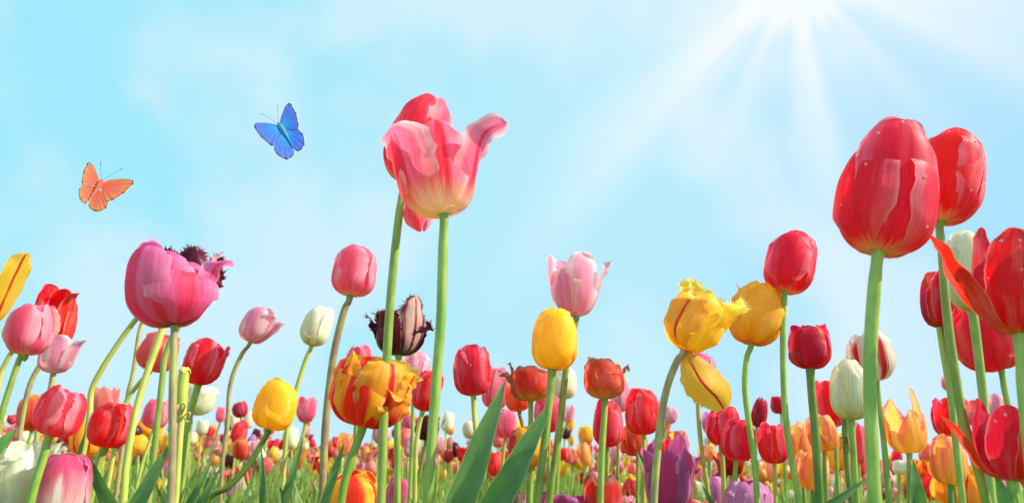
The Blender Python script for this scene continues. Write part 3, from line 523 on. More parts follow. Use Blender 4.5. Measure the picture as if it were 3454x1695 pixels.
tulip('second tall red tulip leaning out behind the largest red one', 'redpink', (3172, 748), (3222, 432), 222, [(3178, 850), (3188, 1000), (3212, 1200), (3250, 1420), (3330, 1700)], Y=.56, o=-.05, tip=.1, sw=27, gw=1.05, ruf=.06, drops=7,
      petals=[D(phi=90, o=.0, hs=1.02), D(phi=30, o=.05, hs=1.02, mat='pink'), D(phi=150, o=0, hs=.85), D(phi=240, o=-.1, gw=1.1, hs=.93, fix=1), D(phi=300, o=-.05, gw=.8, hs=.9, fix=1), D(phi=350, o=-.05, gw=.85, hs=.92, fix=1, mat='fringepink')])
tulip('ivory tulip behind the open scarlet one at the right edge', 'white', (3280, 1045), (3245, 775), 132, [(3288, 1100), (3305, 1240), (3322, 1400), (3345, 1700)], Y=.66, o=-.22, gw=1.15, tip=.05, sw=27)
tulip('open scarlet tulip at the right edge with one petal reaching left', 'scarlet', (3440, 1128), (3440, 790), 300, [(3447, 1230), (3460, 1400)], Y=.46, o=.4, tip=.35, ruf=.06, sw=36, gw=.8, drops=12,
      petals=[D(phi=191, o=2.0, c=0, gw=.32, hs=.90, tip=.7, fix=1, ruf=.14), D(phi=120, o=.35, hs=1.15, gw=.7, tip=.6), D(phi=60, o=.45, hs=1.15, c=-.3, tip=.7), D(phi=236, o=.55, gw=.72, hs=.93, tip=.4, fix=1, ruf=.12), D(phi=300, o=.1, gw=1.0, hs=1.0, fix=1), D(phi=0, o=.6, hs=.9)])
tulip('dark crimson tulip with a notched rim under the second tall red one', 'darkred', (3172, 1105), (3168, 925), 122, [(3185, 1200), (3208, 1340), (3225, 1500)], Y=.80, o=.12, tip=.1, ruf=.1, mats=['red', 'darkred', 'red', 'red', 'magenta', 'magenta'])
tulip('broad crimson tulip hanging low behind two green stems at right', 'redpink', (3374, 1244), (3262, 1020), 222, [(3388, 1310), (3405, 1400), (3425, 1600)], Y=.78, o=-.12, tip=.05, gw=1.1, sw=20, ty=-.01)
tulip('yellow tulip blushed pink with two tall pointed petals', 'yellowpink', (3066, 1528), (3040, 1345), 135, [(3068, 1600), (3070, 1700)], Y=.95, o=.28, tip=.85, gw=.85, leaves=[((3072, 1532), (3082, 1700), 58, 5)],
      petals=[D(phi=210, o=.35, hs=1.05, tip=.9), D(phi=268, o=.2, hs=.82), D(phi=330, o=.25, hs=.86), D(phi=20, o=.15, hs=1.25, gw=.35, tip=.95, fix=1), D(phi=90, o=.3, hs=.8), D(phi=150, o=.35, hs=.9)])
tulip('closed yellow tulip edged pink under the long petal of the lower scarlet one', 'yellowpink', (3206, 1633), (3188, 1462), 108, [(3208, 1700)], Y=.98, o=-.12, tip=.5, st='d', spin=30)
tulip('red and pink tulip behind the slanting stem at right', 'redpink', (3205, 1478), (3200, 1340), 112, [(3210, 1600)], Y=1.05, o=.25, tip=.3, fr=.03)
tulip('orange pink tulip partly hidden between two right stems', 'salmon', (3295, 1440), (3292, 1345), 66, [(3300, 1560)], Y=1.4, o=.2, tip=.4)
tulip('pale pink tulip behind the lower scarlet one near the right edge', 'palepink', (3360, 1432), (3355, 1328), 66, [(3365, 1560)], Y=1.5, o=-.05)
tulip('lower scarlet tulip with one very long thin petal pointing left', 'scarlet', (3412, 1622), (3404, 1372), 232, [(3418, 1660), (3432, 1720)], Y=.54, o=.3, tip=.6, ruf=.06, sw=27, gw=.8, drops=12, leaves=[((3355, 1590), (3385, 1702), 60, 0)],
      petals=[D(phi=192, o=1.95, c=-.05, gw=.22, hs=.86, tip=.7, fix=1), D(phi=235, o=.75, gw=.68, hs=.97, tip=.6, fix=1, ruf=.14), D(phi=285, o=.35, gw=.7, hs=1.05, tip=.65, ruf=.14), D(phi=335, o=.4), D(phi=60, o=.3, hs=1.05), D(phi=120, o=.3, hs=1.1)])
tulip('yellow tulip streaked red at the bottom right under the lower scarlet one', 'yellowred', (3285, 1740), (3290, 1575), 112, [], Y=1.05, o=.15, tip=.4)
tulip('pale yellow tulip behind the closed yellow and pink one', 'orange', (3210, 1700), (3200, 1590), 120, [], Y=1.15, o=0)
tulip('small rose tulip beside the slanting stem in clear sky at right', 'pink', (3208, 1318), (3192, 1262), 44, [(3215, 1400), (3220, 1500)], Y=2.2, o=0)
tulip('small white tulip low right of the thick green stem', 'white', (3035, 1600), (3035, 1550), 46, [(3035, 1690)], Y=2.3, o=-.15)
tulip('small coral tulip right of the two-pointed yellow one', 'salmon', (3122, 1552), (3125, 1490), 46, [(3118, 1690)], Y=2.1, o=.05)
tulip('small dark red and yellow tulip right of the two-pointed yellow one', 'flame', (3110, 1610), (3112, 1552), 56, [(3112, 1700)], Y=1.9, o=.4, tip=.6)
tulip('crimson fringed tulip behind the rose one, right of the plum tulip', 'fringe', (2432, 1502), (2448, 1370), 112, [(2438, 1560), (2442, 1700)], Y=1.15, o=.1, fr=.11, tip=0, st='y')
tulip('rose red tulip with a pale gleam in front of the crimson fringed one', 'redpink', (2483, 1553), (2500, 1405), 112, [(2478, 1620), (2472, 1700)], Y=1.0, o=-.1, tip=.1, sw=16)
tulip('dark red pointed tulip under the rose red one, a petal reaching left', 'darkred', (2468, 1602), (2466, 1520), 92, [(2470, 1700)], Y=1.35, o=.6, tip=.9, extra=[D(phi=190, o=1.5, gw=.3, hs=1.1, tip=.9, fix=1)])
tulip('dark red pointed bud beside the curved green stem', 'darkred', (2553, 1440), (2572, 1340), 50, [(2550, 1540)], Y=1.6, o=-.3, tip=.8, gw=.8)
tulip('glossy red tulip on a yellow stem right of the dark red bud', 'fringe', (2612, 1563), (2602, 1425), 100, [(2614, 1620), (2616, 1700)], Y=1.1, o=-.05, tip=.05, st='y', sw=14)
tulip('small magenta tulip nodding left beside the pale stem', 'magenta', (2634, 1394), (2618, 1334), 52, [(2637, 1440), (2645, 1560)], Y=1.9, o=-.1)
tulip('yellow tulip with pointed rosy petals left of the dark stem', 'yellowpink', (2702, 1545), (2688, 1420), 88, [(2710, 1640)], Y=1.2, o=.2, tip=.8)
tulip('yellow orange tulip with pale streaks crossed by the dark stem', 'yellowpink', (2780, 1522), (2765, 1398), 100, [(2785, 1640)], Y=1.1, o=.15, tip=.4)
tulip('yellow tulip low behind the dark stem, lowest of the yellow cluster', 'yellowpink', (2742, 1652), (2738, 1520), 112, [(2744, 1700)], Y=1.15, o=.15, tip=.35)
tulip('yellow tulip behind the bare stalk, rightmost of the yellow cluster', 'orange', (2828, 1585), (2832, 1455), 84, [(2815, 1690)], Y=1.4, o=-.05)
tulip('deep rose tulip with a white base behind the smooth ivory one', 'redpink', (2815, 1440), (2785, 1282), 100, [(2820, 1540)], Y=1.25, o=.2, tip=.3)
tulip('narrow red and white tulip just right of the smooth ivory stem', 'fringepink', (2898, 1562), (2900, 1422), 46, [(2900, 1640)], Y=1.9, o=.1, tip=.5)
tulip('large plum tulip with spreading petals at the bottom, left of the curved stem', 'purple', (2262, 1735), (2255, 1500), 178, [], Y=.95, o=.3, tip=.4, ruf=.08, leaves=[((2368, 1635), (2402, 1702), 24, 0)],
      petals=[D(phi=195, o=.7, hs=.98, gw=.7, tip=.7), D(phi=252, o=.05, hs=.93, gw=.95, fix=1, tip=.4), D(phi=310, o=.5, hs=1.0, tip=.8, gw=.8), D(phi=352, o=1.0, c=.2, gw=.4, hs=.9, fix=1, tip=.2), D(phi=50, o=.35, hs=1.15, tip=.8, gw=.8), D(phi=140, o=.4, hs=1.0, tip=.6)])
tulip('red fringed tulip behind the large plum one', 'fringe', (2262, 1600), (2262, 1478), 72, [(2262, 1690)], Y=1.5, fr=.1, o=.1)
tulip('lilac tulip with cream streaks, wide one cut by the bottom edge', 'lilac', (2515, 1800), (2528, 1618), 165, [], Y=.95, o=-.05, tip=0, mats=['lilac', 'lilac', 'lilac', 'whitepurple', 'lilac', 'lilac'])
tulip('narrow lilac tulip at the bottom edge left of the wide lilac one', 'lilac', (2412, 1800), (2412, 1608), 66, [], Y=1.2, o=-.1, tip=0)
tulip('salmon tulip just showing at the bottom edge under the large plum one', 'salmon', (2365, 1800), (2365, 1682), 125, [], Y=1.05, o=.2)
tulip('small pale pink tulip with a pointed petal right of the bronze stem', 'palepink', (2252, 1426), (2264, 1374), 58, [(2240, 1480), (2232, 1560)], Y=2.0, o=.3, tip=.5)
tulip('small mauve pink tulip touching the crimson fringed one from the left', 'lilac', (2392, 1462), (2388, 1385), 48, [(2394, 1560)], Y=1.9, o=.35, tip=.7)
tulip('small peach yellow tulip with pointed petals above the plum petal tip', 'yellowpink', (2390, 1556), (2378, 1495), 62, [(2390, 1640)], Y=1.9, o=.4, tip=.9)
tulip('small round coral tulip above the red fringed one', 'salmon', (2264, 1484), (2264, 1452), 38, [(2258, 1540)], Y=2.9, o=.2)

# ---- the fallen petals that hang from two of the flowers
def hang(root, var, pts, wid, Y, label, bow=.3, seed=1, fr=0.):
    """a petal hanging along the traced midline pts, widths wid (photo px)"""
    r_ = random.Random(seed); nu, nv = 22, 10; vs, uv = [], []; off = root.location
    for i in range(nu+1):
        u = i/nu; x, y, dy, wd = crom([(p[0], p[1], p[2], w__) for p, w__ in zip(pts, wid)], u); x2, y2, _, _ = crom([(p[0], p[1], p[2], 0) for p in pts], min(1, u+.02)); x1, y1, _, _ = crom([(p[0], p[1], p[2], 0) for p in pts], max(0, u-.02))
        dx, dyy = x2-x1, y2-y1; l_ = math.hypot(dx, dyy) or 1; nx, ny = -dyy/l_, dx/l_
        for j in range(nv+1):
            v = j/nv*2-1; f = (.0 if 0 < j < nv else fr*r_.uniform(-.3, 1)); ww = wd*.5*(1+f)
            vs.append(P(x+nx*v*ww, y+ny*v*ww, Y+dy+bow*SCL(x, y, Y)*wd*(v*v-.3)+.002*math.sin(7*u+3*v))-off); uv.append(((v+1)/2, u))
    n = nv+1; fs = [(i*n+j, i*n+j+1, (i+1)*n+j+1, (i+1)*n+j) for i in range(nu) for j in range(nv)]
    o = mesh_obj('petal', vs, fs, V[var], root, uv); o['label'] = label
hr, hb, hy = HEROES[HANG]
hang(hr, 'yellowred', [(2315, 1185, 0), (2335, 1235, -.01), (2370, 1290, -.015), (2415, 1335, -.01), (2440, 1378, 0)], [20, 90, 125, 110, 50], hy, 'yellow petal with a red stripe hanging down', seed=4, fr=.14)
br = [h for h in HEROES if 'tall rose red tulip half' in h[0]['label']][0]
hang(br[0], 'backpink', [(1420, 640, 0), (1410, 690, 0), (1402, 735, 0), (1418, 782, 0)], [60, 100, 84, 6], br[2]-.005, 'pink petal bent down below the flower', seed=5)
hang(br[0], 'pink', [(1440, 640, .01), (1440, 700, .01), (1436, 745, .01), (1430, 780, .01)], [60, 70, 50, 6], br[2]+.004, 'paler pink petal bent down behind the other', seed=6)

# ---- bare stalks without petals
def pod_stalk():
    Y = .92; b = P(612, 1420, Y); root = empty('tulip_seed_pod', P(600, 1695, Y)*1.0); root.location = Vector((P(585, 1695, Y).x, Y, 0)); off = root.location
    tag(root, 'petalless tulip with a thick green seed pod and yellow lobed cap, beside the bronze stalk', 'seed pod', GROUP)
    ps = stem_path(b, [(606, 1480), (598, 1600), (590, 1700)], Y, .0035, Vector((0, 0, 1)))
    mesh_obj('stem', *[t for t in tube([p-off for p in ps], [.0040]*len(ps))][:2], ST['y'], root, tube([p-off for p in ps], [.0040]*len(ps))[2])
    q = [P(608, 1425, Y), P(610, 1400, Y), P(613, 1340, Y), P(617, 1290, Y), P(622, 1252, Y)]; s_ = SCL(610, 1330, Y)
    vs, fs, uv = tube([p-off for p in q], [10*s_, 17*s_, 19*s_, 18*s_, 16*s_], 18)
    for i, v in enumerate(vs):     # three soft ribs along the pod
        k = i % 18; c = q[2]-off; v.x += .0007*math.cos(3*2*math.pi*k/18)*(1 if v.x > c.x else -1)
    mesh_obj('seed_capsule', vs, fs, POD, root, uv)
    c = P(623, 1243, Y)-off; cap_v, cap_f, cap_u = [], [], []
    for k in range(3):             # lobed stigma: three curled frills
        a = 2*math.pi*k/3+.6; d = Vector((math.cos(a), math.sin(a), 0)); sd_ = Vector((-d.y, d.x, 0)); n0 = len(cap_v)
        for i in range(9):
            f = i/8; p = c+d*(f*21*s_)+Vector((0, 0, 1))*(8*s_*math.sin(f*3.1)-9*s_*f*f)
            for j in range(7):
                g_ = j/6*2-1; cap_v.append(p+sd_*g_*13*s_*math.sin(.35+2.5*f)+Vector((0, 0, -1))*abs(g_)**2*9*s_ + Vector((0, 0, .0006*math.sin(9*g_+5*f)))); cap_u.append((j/6, f))
        cap_f += [(n0+i*7+j, n0+i*7+j+1, n0+(i+1)*7+j+1, n0+(i+1)*7+j) for i in range(8) for j in range(6)]
    mesh_obj('stigma', cap_v, cap_f, YEL, root, cap_u)
    for a, b_, c_, wd in (((606, 1405), (598, 1375), (604, 1360), 16), ((622, 1400), (640, 1390), (636, 1412), 12), ((606, 1408), (625, 1365), (612, 1362), 14), ((618, 1402), (628, 1420), (640, 1418), 10)):
        pts = [P(*a, Y-.004)-off, P(*b_, Y-.008)-off, P(*c_, Y-.006)-off]; rr = [wd*s_*.18, wd*s_*.3, wd*s_*.08]
        vs, fs, uv = tube(pts, rr, 6); vs = [Vector((v.x, v.y, v.z)) for v in vs]
        mesh_obj('dried_petal', vs, fs, DRY, root, uv)
pod_stalk()
def bare_stalk():
    Y = .9; b = P(2850, 1412, Y); root = empty('bare_tulip_stalk', (P(2868, 1695, Y).x, Y, 0)); off = root.location
    tag(root, 'bare dark green tulip stalk with curly dried threads behind the smooth ivory tulip', 'tulip stalk', GROUP)
    ps = stem_path(b, [(2852, 1480), (2858, 1580), (2872, 1700)], Y, .0040, Vector((0, 0, 1))); s_ = SCL(2850, 1480, Y)
    r0 = [12*s_]*2+[11*s_, 8.5*s_, 9*s_]+[9*s_]*9
    vs, fs, uv = tube([p-off for p in ps], r0[:len(ps)]); mesh_obj('stem', vs, fs, ST['d'], root, uv)
    for pts in (((2846, 1472), (2834, 1478), (2838, 1500), (2832, 1518)), ((2856, 1470), (2862, 1500), (2864, 1520), (2856, 1526), (2852, 1515)), ((2848, 1470), (2858, 1482), (2850, 1492))):
        q = [P(x, y, Y-.005)-off for x, y in pts]; vs, fs, uv = tube(q, [2.4*s_]+[1.6*s_]*(len(q)-1), 6); mesh_obj('dried_stamen', vs, fs, BROWN, root, uv)
bare_stalk()

# ------------------------------------------------------------------ butterflies
def wing_mat(name, root_c, mid_c, rim_c, dark, shade):
    m = bpy.data.materials.new(name); m.use_nodes = True; m.node_tree.nodes.clear(); t = NT(m.node_tree)
    uv = t.new('ShaderNodeUVMap').outputs[0]; x, u, _ = t.sep(uv)
    n = t.noise(t.xyz(t.math('MULTIPLY', x, 5.), t.math('MULTIPLY', u, 1.), 0.), 1., 4., .7); n2 = t.noise(t.xyz(t.math('MULTIPLY', x, .6), t.math('MULTIPLY', u, 4.), 3.), 1., 2., .5)
    c = t.mix(t.mr(u, .0, .5), root_c, mid_c); c = t.mix(t.mr(u, .45, .95), c, rim_c)
    c = t.mix(t.math('MULTIPLY', t.mr(n2, .5, .7), .45), c, shade)
    vein = t.math('ABSOLUTE', t.math('SUBTRACT', t.math('FRACT', t.math('ADD', x, .5)), .5))        # x counts veins
    vm = t.math('MULTIPLY', t.mr(vein, .10, .02), t.mr(u, .15, .5)); c = t.mix(t.math('MULTIPLY', vm, .3), c, dark)
    c = t.mix(1., c, t.mix(n, (.82, .82, .82), (1.15, 1.15, 1.15)), 'MULTIPLY')
    c = t.mix(t.mr(u, .925, .95), c, dark)
    fr = t.mix(t.mr(vein, .16, .10), (.80, .78, .74), (.12, .08, .08)); z = t.math('GREATER_THAN', u, .972)
    c = t.mix(z, c, fr)
    pr = t.new('ShaderNodeBsdfPrincipled'); t.put(pr.inputs['Base Color'], c); pr.inputs['Roughness'].default_value = .6; pr.inputs['Sheen Weight'].default_value = .3
    tr = t.new('ShaderNodeBsdfTranslucent'); t.put(tr.inputs[0], c); mx = t.new('ShaderNodeMixShader'); mx.inputs[0].default_value = .45
    t.l.new(pr.outputs[0], mx.inputs[1]); t.l.new(tr.outputs[0], mx.inputs[2]); t.l.new(mx.outputs[0], t.new('ShaderNodeOutputMaterial').inputs[0]); return m
def flat_mat(name, c1, c2):
    return plant_mat(name, c1, c2, rough=.7, spec=.2)
def butterfly(label, org, k, Y, wings, body, ants, mats, fur, antm, tilt):
    """traced in zoomed px: photo = org + z/k. wings: (name, hinge, outline, fringe flags range, lift)"""
    def Z(p, dy=0.): return P(org[0]+p[0]/k, org[1]+p[1]/k, Y+dy)
    def bank(p): return ((p[0]-body[0][0])*.42-(p[1]-body[0][1])*.38)*SCL(org[0], org[1], Y)/k
    ctr = Z(body[len(body)//2]); root = empty('butterfly', ctr); tag(root, label, 'butterfly', 'butterflies in the sky'); off = root.location
    A, B_ = Vector((*body[0], 0)), Vector((*body[-1], 0)); axd = (B_-A).normalized(); s_ = SCL(org[0], org[1], Y)/k
    def lift(p, amt): # wings rise towards the camera with distance from the body axis, the whole insect banking into the sun
        q = Vector((*p, 0))-A; return -abs(q.x*axd.y-q.y*axd.x)*s_*amt*.55 + q.x*s_*.42 - q.y*s_*.38
    for name, hinge, outl, f0, f1, am in wings:
        n = len(outl); m = 4*(n-1); ring = [crom([tuple(map(float, q)) for q in outl], i/m) for i in range(m+1)]
        levels = [0, .12, .25, .4, .55, .7, .82, .9, .945, 1.0]; vs, uv = [], []
        for li, t_ in enumerate(levels):
            for i, q in enumerate(ring):
                fri = f0 <= i/m*(n-1) <= f1; x, y = hinge[0]+(q[0]-hinge[0])*t_, hinge[1]+(q[1]-hinge[1])*t_
                vs.append(Z((x, y), lift((x, y), am)+.00022*math.sin(i*1.1)*t_)-off); uv.append((i/m*(7 if 'fore' in name else 6), t_ if fri or t_ < .9 else (.90+.65*(t_-.9) if t_ < 1 else .965)))
        w_ = m+1; fs = [(a*w_+i, a*w_+i+1, (a+1)*w_+i+1, (a+1)*w_+i) for a in range(len(levels)-1) for i in range(m)]
        o = mesh_obj(name, vs, fs, mats, root, uv); md = o.modifiers.new('thickness', 'SOLIDIFY'); md.thickness = .00012; md.offset = 0
    nb = len(body); pts = [Z(p, bank(p)-.0004)-off for p in body]; rr = [r*s_ for r in fur[1]]
    vs, fs, uv = tube(pts, rr, 12, 5); r_ = random.Random(5)
    for q in vs: q += Vector((r_.uniform(-1, 1), r_.uniform(-1, 1), r_.uniform(-1, 1)))*s_*2.5
    mesh_obj('body', vs, fs, fur[0], root, uv)
    for a in ants:
        pts = [Z(p, bank(p)-.0005-.001*i)-off for i, p in enumerate(a)]; vs, fs, uv = tube(pts, [3.2*s_]*(len(a)-1)+[6.5*s_], 6); mesh_obj('antenna', vs, fs, antm, root, uv)
BLUE = wing_mat('wing blue', (.03, .44, .86), (.025, .28, .86), (.10, .20, .88), (.012, .02, .12), (.02, .18, .62))
ORNG = wing_mat('wing orange', (.86, .08, .04), (.82, .16, .09), (.84, .26, .08), (.10, .04, .03), (.66, .20, .12))
BB = flat_mat('blue fur', (.02, .20, .50), (.10, .34, .50)); OB = flat_mat('red brown fur', (.62, .05, .03), (.36, .12, .08))
AN1 = flat_mat('antenna rose brown', (.30, .14, .12), (.42, .26, .22)); AN2 = flat_mat('antenna slate', (.02, .08, .10), (.05, .14, .18))
butterfly('blue butterfly with white-fringed wings flying left of the tall pink tulips', (840, 330), 5.495, .62,
  [('hindwing', (640, 650), [(600, 620), (545, 740), (500, 850), (460, 935), (490, 1010), (560, 1085), (650, 1135), (730, 1145), (800, 1110), (835, 1030), (825, 975), (790, 900), (710, 760), (650, 660)], 3.2, 9.5, .30),
   ('hindwing', (670, 620), [(670, 590), (780, 590), (870, 600), (935, 600), (1000, 670), (1035, 770), (1030, 870), (985, 960), (900, 990), (850, 960), (800, 900), (720, 750), (660, 650)], 3.2, 8.6, .38),
   ('forewing', (575, 540), [(545, 510), (470, 490), (350, 468), (220, 462), (140, 468), (88, 508), (120, 590), (190, 690), (280, 780), (370, 860), (460, 900), (500, 840), (560, 720), (600, 600)], 5.0, 10.2, .30),
   ('forewing', (620, 520), [(575, 500), (580, 400), (610, 310), (650, 200), (700, 125), (752, 88), (810, 150), (860, 240), (895, 350), (915, 450), (918, 590), (850, 595), (760, 590), (650, 580)], 5.0, 10.2, .42)],
  [(545, 462), (570, 510), (620, 590), (680, 690), (750, 810), (818, 935)], [[(525, 470), (430, 415), (330, 350), (228, 292)], [(545, 460), (540, 350), (532, 220), (522, 100)]], BLUE, (BB, [20, 42, 50, 34, 22, 7]), AN1, 0)
butterfly('orange butterfly with dark-edged wings flying at far left, lower of the two', (240, 530), 6.32, .66,
  [('hindwing', (560, 700), [(590, 680), (540, 720), (470, 820), (400, 940), (370, 1010), (385, 1060), (440, 1125), (530, 1158), (640, 1150), (720, 1105), (775, 1040), (790, 975), (740, 940), (700, 850), (660, 720)], 3.6, 11.4, .30),
   ('hindwing', (500, 640), [(510, 620), (400, 610), (300, 612), (215, 628), (165, 690), (155, 780), (180, 880), (225, 955), (300, 985), (350, 950), (390, 890), (440, 780), (500, 690)], 3.2, 8.4, .38),
   ('forewing', (640, 600), [(690, 540), (760, 500), (880, 475), (1050, 462), (1220, 470), (1345, 510), (1330, 570), (1240, 660), (1130, 760), (1010, 850), (890, 910), (770, 955), (720, 900), (680, 790), (640, 660)], 5.2, 11.2, .30),
   ('forewing', (580, 580), [(600, 540), (580, 440), (540, 330), (500, 230), (440, 150), (365, 108), (320, 160), (270, 260), (245, 370), (228, 480), (228, 600), (300, 608), (420, 605), (540, 600)], 5.2, 10.2, .42)],
  [(648, 478), (635, 530), (590, 610), (530, 700), (450, 810), (375, 915)], [[(640, 470), (628, 370), (630, 220), (630, 92)], [(665, 485), (800, 405), (950, 320), (1100, 242)]], ORNG, (OB, [22, 46, 60, 42, 26, 8]), AN2, 0)
#FIELD
# ------------------------------------------------------------------ the field behind
def small_proto(var, open_, tip, ruf, seed, hgt=.058, wid=.042, stemc='y'):
    """a distant tulip 1 m of stem-length template: bloom at origin, z up; stem separate"""
    al, af, au = [], [], []
    for k in range(6):
        vs, fs, uv = petal_geo(wid*.5, hgt, math.radians(60*k+7*seed), o=open_-(.05 if k % 2 else 0), rs=1 if k % 2 else .93, gw=.95, tip=tip, ruf=ruf, nu=8, nv=5, seed=seed*10+k, hs=random.Random(seed*9+k).uniform(.9, 1.04))
        n0 = len(al); al += vs; af += [tuple(i+n0 for i in f) for f in fs]; au += uv
    return al, af, au
VARS = [('red', .14, 'red'), ('fringe', .12, 'crimson'), ('pink', .13, 'pink'), ('palepink', .08, 'pale pink'), ('salmon', .11, 'salmon'), ('yellow', .08, 'yellow'), ('orange', .08, 'orange yellow'), ('white', .09, 'cream'), ('lilac', .03, 'lilac'),
        ('dark', .03, 'black maroon'), ('orangered', .05, 'orange red'), ('yellowpink', .06, 'peach')]
protos = {}
for vi_, (v_, _, nm) in enumerate(VARS):
    L = []
    for s_, (o_, tp) in enumerate(((-.05, .1), (.4, .4), (.85, .75))):
        al, af, au = small_proto(v_, o_, tp, .08, vi_*5+s_+1)
        L.append(mesh_obj('bloom', al, af, V[v_], None, au).data); bpy.data.objects.remove(bpy.data.objects[-1] if False else [o for o in COL.objects if o.name.startswith('bloom') and o.data == L[-1]][0])
    protos[v_] = L
def straight_stem(bow):
    vs, fs, uv = tube([Vector((bow*math.sin(math.pi*i/4*.5), 0, i/4)) for i in range(5)], [.0036, .0035, .0033, .0032, .0034], 7, 3)
    me = mesh_obj('stem', vs, fs, ST['y'], None, uv); d = me.data; bpy.data.objects.remove(me); return d
stems = [straight_stem(b_) for b_ in (-.08, -.03, .0, .04, .09)]
stems2 = []
for s_ in stems:
    q = s_.copy(); q.materials.clear(); q.materials.append(ST['g']); stems2.append(q)
leafm = []
for k in range(4):
    vs, fs, uv = leaf_geo(Vector((0, 0, 0)), Vector((.06+.02*k, 0, .20+.03*(k % 2))), .030+.004*k, .01*(k-1), nu=9, nv=2, droop=.08*k)
    me = mesh_obj('leaf', vs, fs, [LEAF, LEAFY][k % 2], None, uv); leafm.append(me.data); bpy.data.objects.remove(me)
MARKS = [(60, 'the left edge'), (240, 'the fringed red pair'), (470, 'the big mauve tulip'), (620, 'the green seed pod'), (800, 'the small white pair'), (950, 'the smooth golden tulip'), (1100, 'the long bronze stem'),
         (1290, 'the big flamed tulip'), (1460, 'the tall central stem'), (1600, 'the broad green leaf'), (1760, 'the second broad leaf'), (1900, 'the twin yellow stems'), (2040, 'the wilted red tulip'), (2180, 'the blue green leaf'),
         (2320, 'the large plum tulip'), (2470, 'the rose red tulip'), (2620, 'the pale stem'), (2760, 'the yellow cluster'), (2930, 'the thickest green stem'), (3060, 'the two-pointed yellow one'), (3200, 'the closed yellow tulip'), (3380, 'the lower scarlet tulip')]
rf = random.Random(77); placed = []; small = []
inv = RM.transposed()
def proj(p):
    q = inv @ (p-CAMP); return (W0/2+FPX*q.x/-q.z, H0/2-FPX*q.y/-q.z)
def pick():
    t = rf.random()*sum(v[1] for v in VARS); a = 0
    for v in VARS:
        a += v[1]
        if t <= a: return v
    return VARS[0]
tries = 0
while len(small) < 167 and tries < 6000:
    tries += 1
    Y = 1.9*(5.2/1.9)**rf.random(); X = rf.uniform(-.74, .74)*Y; top = min(.56, max(.20, rf.gauss(.355, .055)))
    x, y = proj(Vector((X, Y, top)));
    if not (10 < x < W0-10) or y > 1670 or y < 1395: continue
    if any(math.hypot(X-a, (Y-b)*.5) < .055 for a, b in placed): continue
    placed.append((X, Y)); small.append((X, Y, top, x, y, pick()))
names = {}
def add_small(X, Y, top, x, y, vv):
    v_, _, cn = vv; root = empty('tulip', (X, Y, 0)); root.rotation_euler.z = rf.uniform(0, 6.28); tag(root, None, 'tulip', GROUP)
    hb = top-.05; k = rf.randrange(5); s = bpy.data.objects.new('stem', (stems if rf.random() < .6 else stems2)[k]); COL.objects.link(s); s.parent = root; s.scale = (1, 1, hb/1.); s.scale = (.9, .9, hb)
    bow = (-.08, -.03, 0, .04, .09)[k]; b = bpy.data.objects.new('bloom', protos[v_][rf.choices((0, 1, 2), (5, 3, 2))[0]]); COL.objects.link(b); b.parent = root
    b.location = (bow*.9, 0, hb-.001); sc_ = rf.uniform(.82, 1.12); b.scale = (sc_*rf.uniform(.9, 1.1), sc_, sc_); b.rotation_euler = (rf.uniform(-.35, .35), rf.uniform(-.35, .35), rf.uniform(0, 6.28))
    for q in range(2):
        l = bpy.data.objects.new('leaf', rf.choice(leafm)); COL.objects.link(l); l.parent = root; l.rotation_euler.z = rf.uniform(0, 6.28); l.scale = (1, 1, rf.uniform(.8, 1.15))
    mk = min(MARKS, key=lambda m_: abs(m_[0]-x)); lvl = 'above the horizon' if y < 1478+(x-200)*.039 - 12 else 'below the horizon'
    names.setdefault((cn, lvl, mk[1]), []).append((x, root))
for q in small: add_small(*q)
ORD = ['first', 'second', 'third', 'fourth', 'fifth', 'sixth', 'seventh']
for (cn, lvl, mk), L in names.items():
    L.sort(key=lambda t: t[0])
    for i, (x, root) in enumerate(L):
        root['label'] = f'small {cn} tulip {lvl} near {mk}' + ('' if len(L) == 1 else f', {ORD[i]} from left')

# far tulips beyond: one mass of stems, leaves and heads down to the horizon
FAR = {}
def far_mat(name, c, trans=.3, rough=.5):
    m = bpy.data.materials.new(name); m.use_nodes = True; m.node_tree.nodes.clear(); t = NT(m.node_tree)
    pos = t.new('ShaderNodeNewGeometry').outputs['Position']; n = t.noise(pos, 23., 2., .6)
    c2 = t.mix(1., c, t.mix(n, (.6, .6, .6), (1.4, 1.4, 1.4)), 'MULTIPLY')
    d = t.new('ShaderNodeBsdfPrincipled'); t.put(d.inputs['Base Color'], c2); d.inputs['Roughness'].default_value = rough
    tr = t.new('ShaderNodeBsdfTranslucent'); t.put(tr.inputs[0], c2); mx = t.new('ShaderNodeMixShader'); mx.inputs[0].default_value = trans
    t.l.new(d.outputs[0], mx.inputs[1]); t.l.new(tr.outputs[0], mx.inputs[2]); t.l.new(mx.outputs[0], t.new('ShaderNodeOutputMaterial').inputs[0]); return m
fm = [far_mat('far stem', (.52, .58, .15), .35), far_mat('far leaf dark', (.12, .25, .06), .35), far_mat('far leaf bright', (.34, .48, .10), .4)] + [far_mat('far bloom %s' % n_, c_) for n_, c_ in
      (('red', (.68, .02, .04)), ('pink', (.82, .22, .30)), ('pale', (.84, .42, .45)), ('salmon', (.85, .24, .18)), ('yellow', (.90, .52, .04)), ('cream', (.86, .80, .60)), ('maroon', (.16, .01, .02)), ('orange', (.88, .34, .05)))]
nr = np.random.default_rng(5); FV, FF, FM = [], [], []
def quadstrip(pts, side, ws, mi):
    n0 = len(FV)
    for p, w_ in zip(pts, ws): FV.append(p-side*w_); FV.append(p+side*w_)
    for i in range(len(pts)-1): FF.append((n0+2*i, n0+2*i+1, n0+2*i+3, n0+2*i+2)); FM.append(mi)
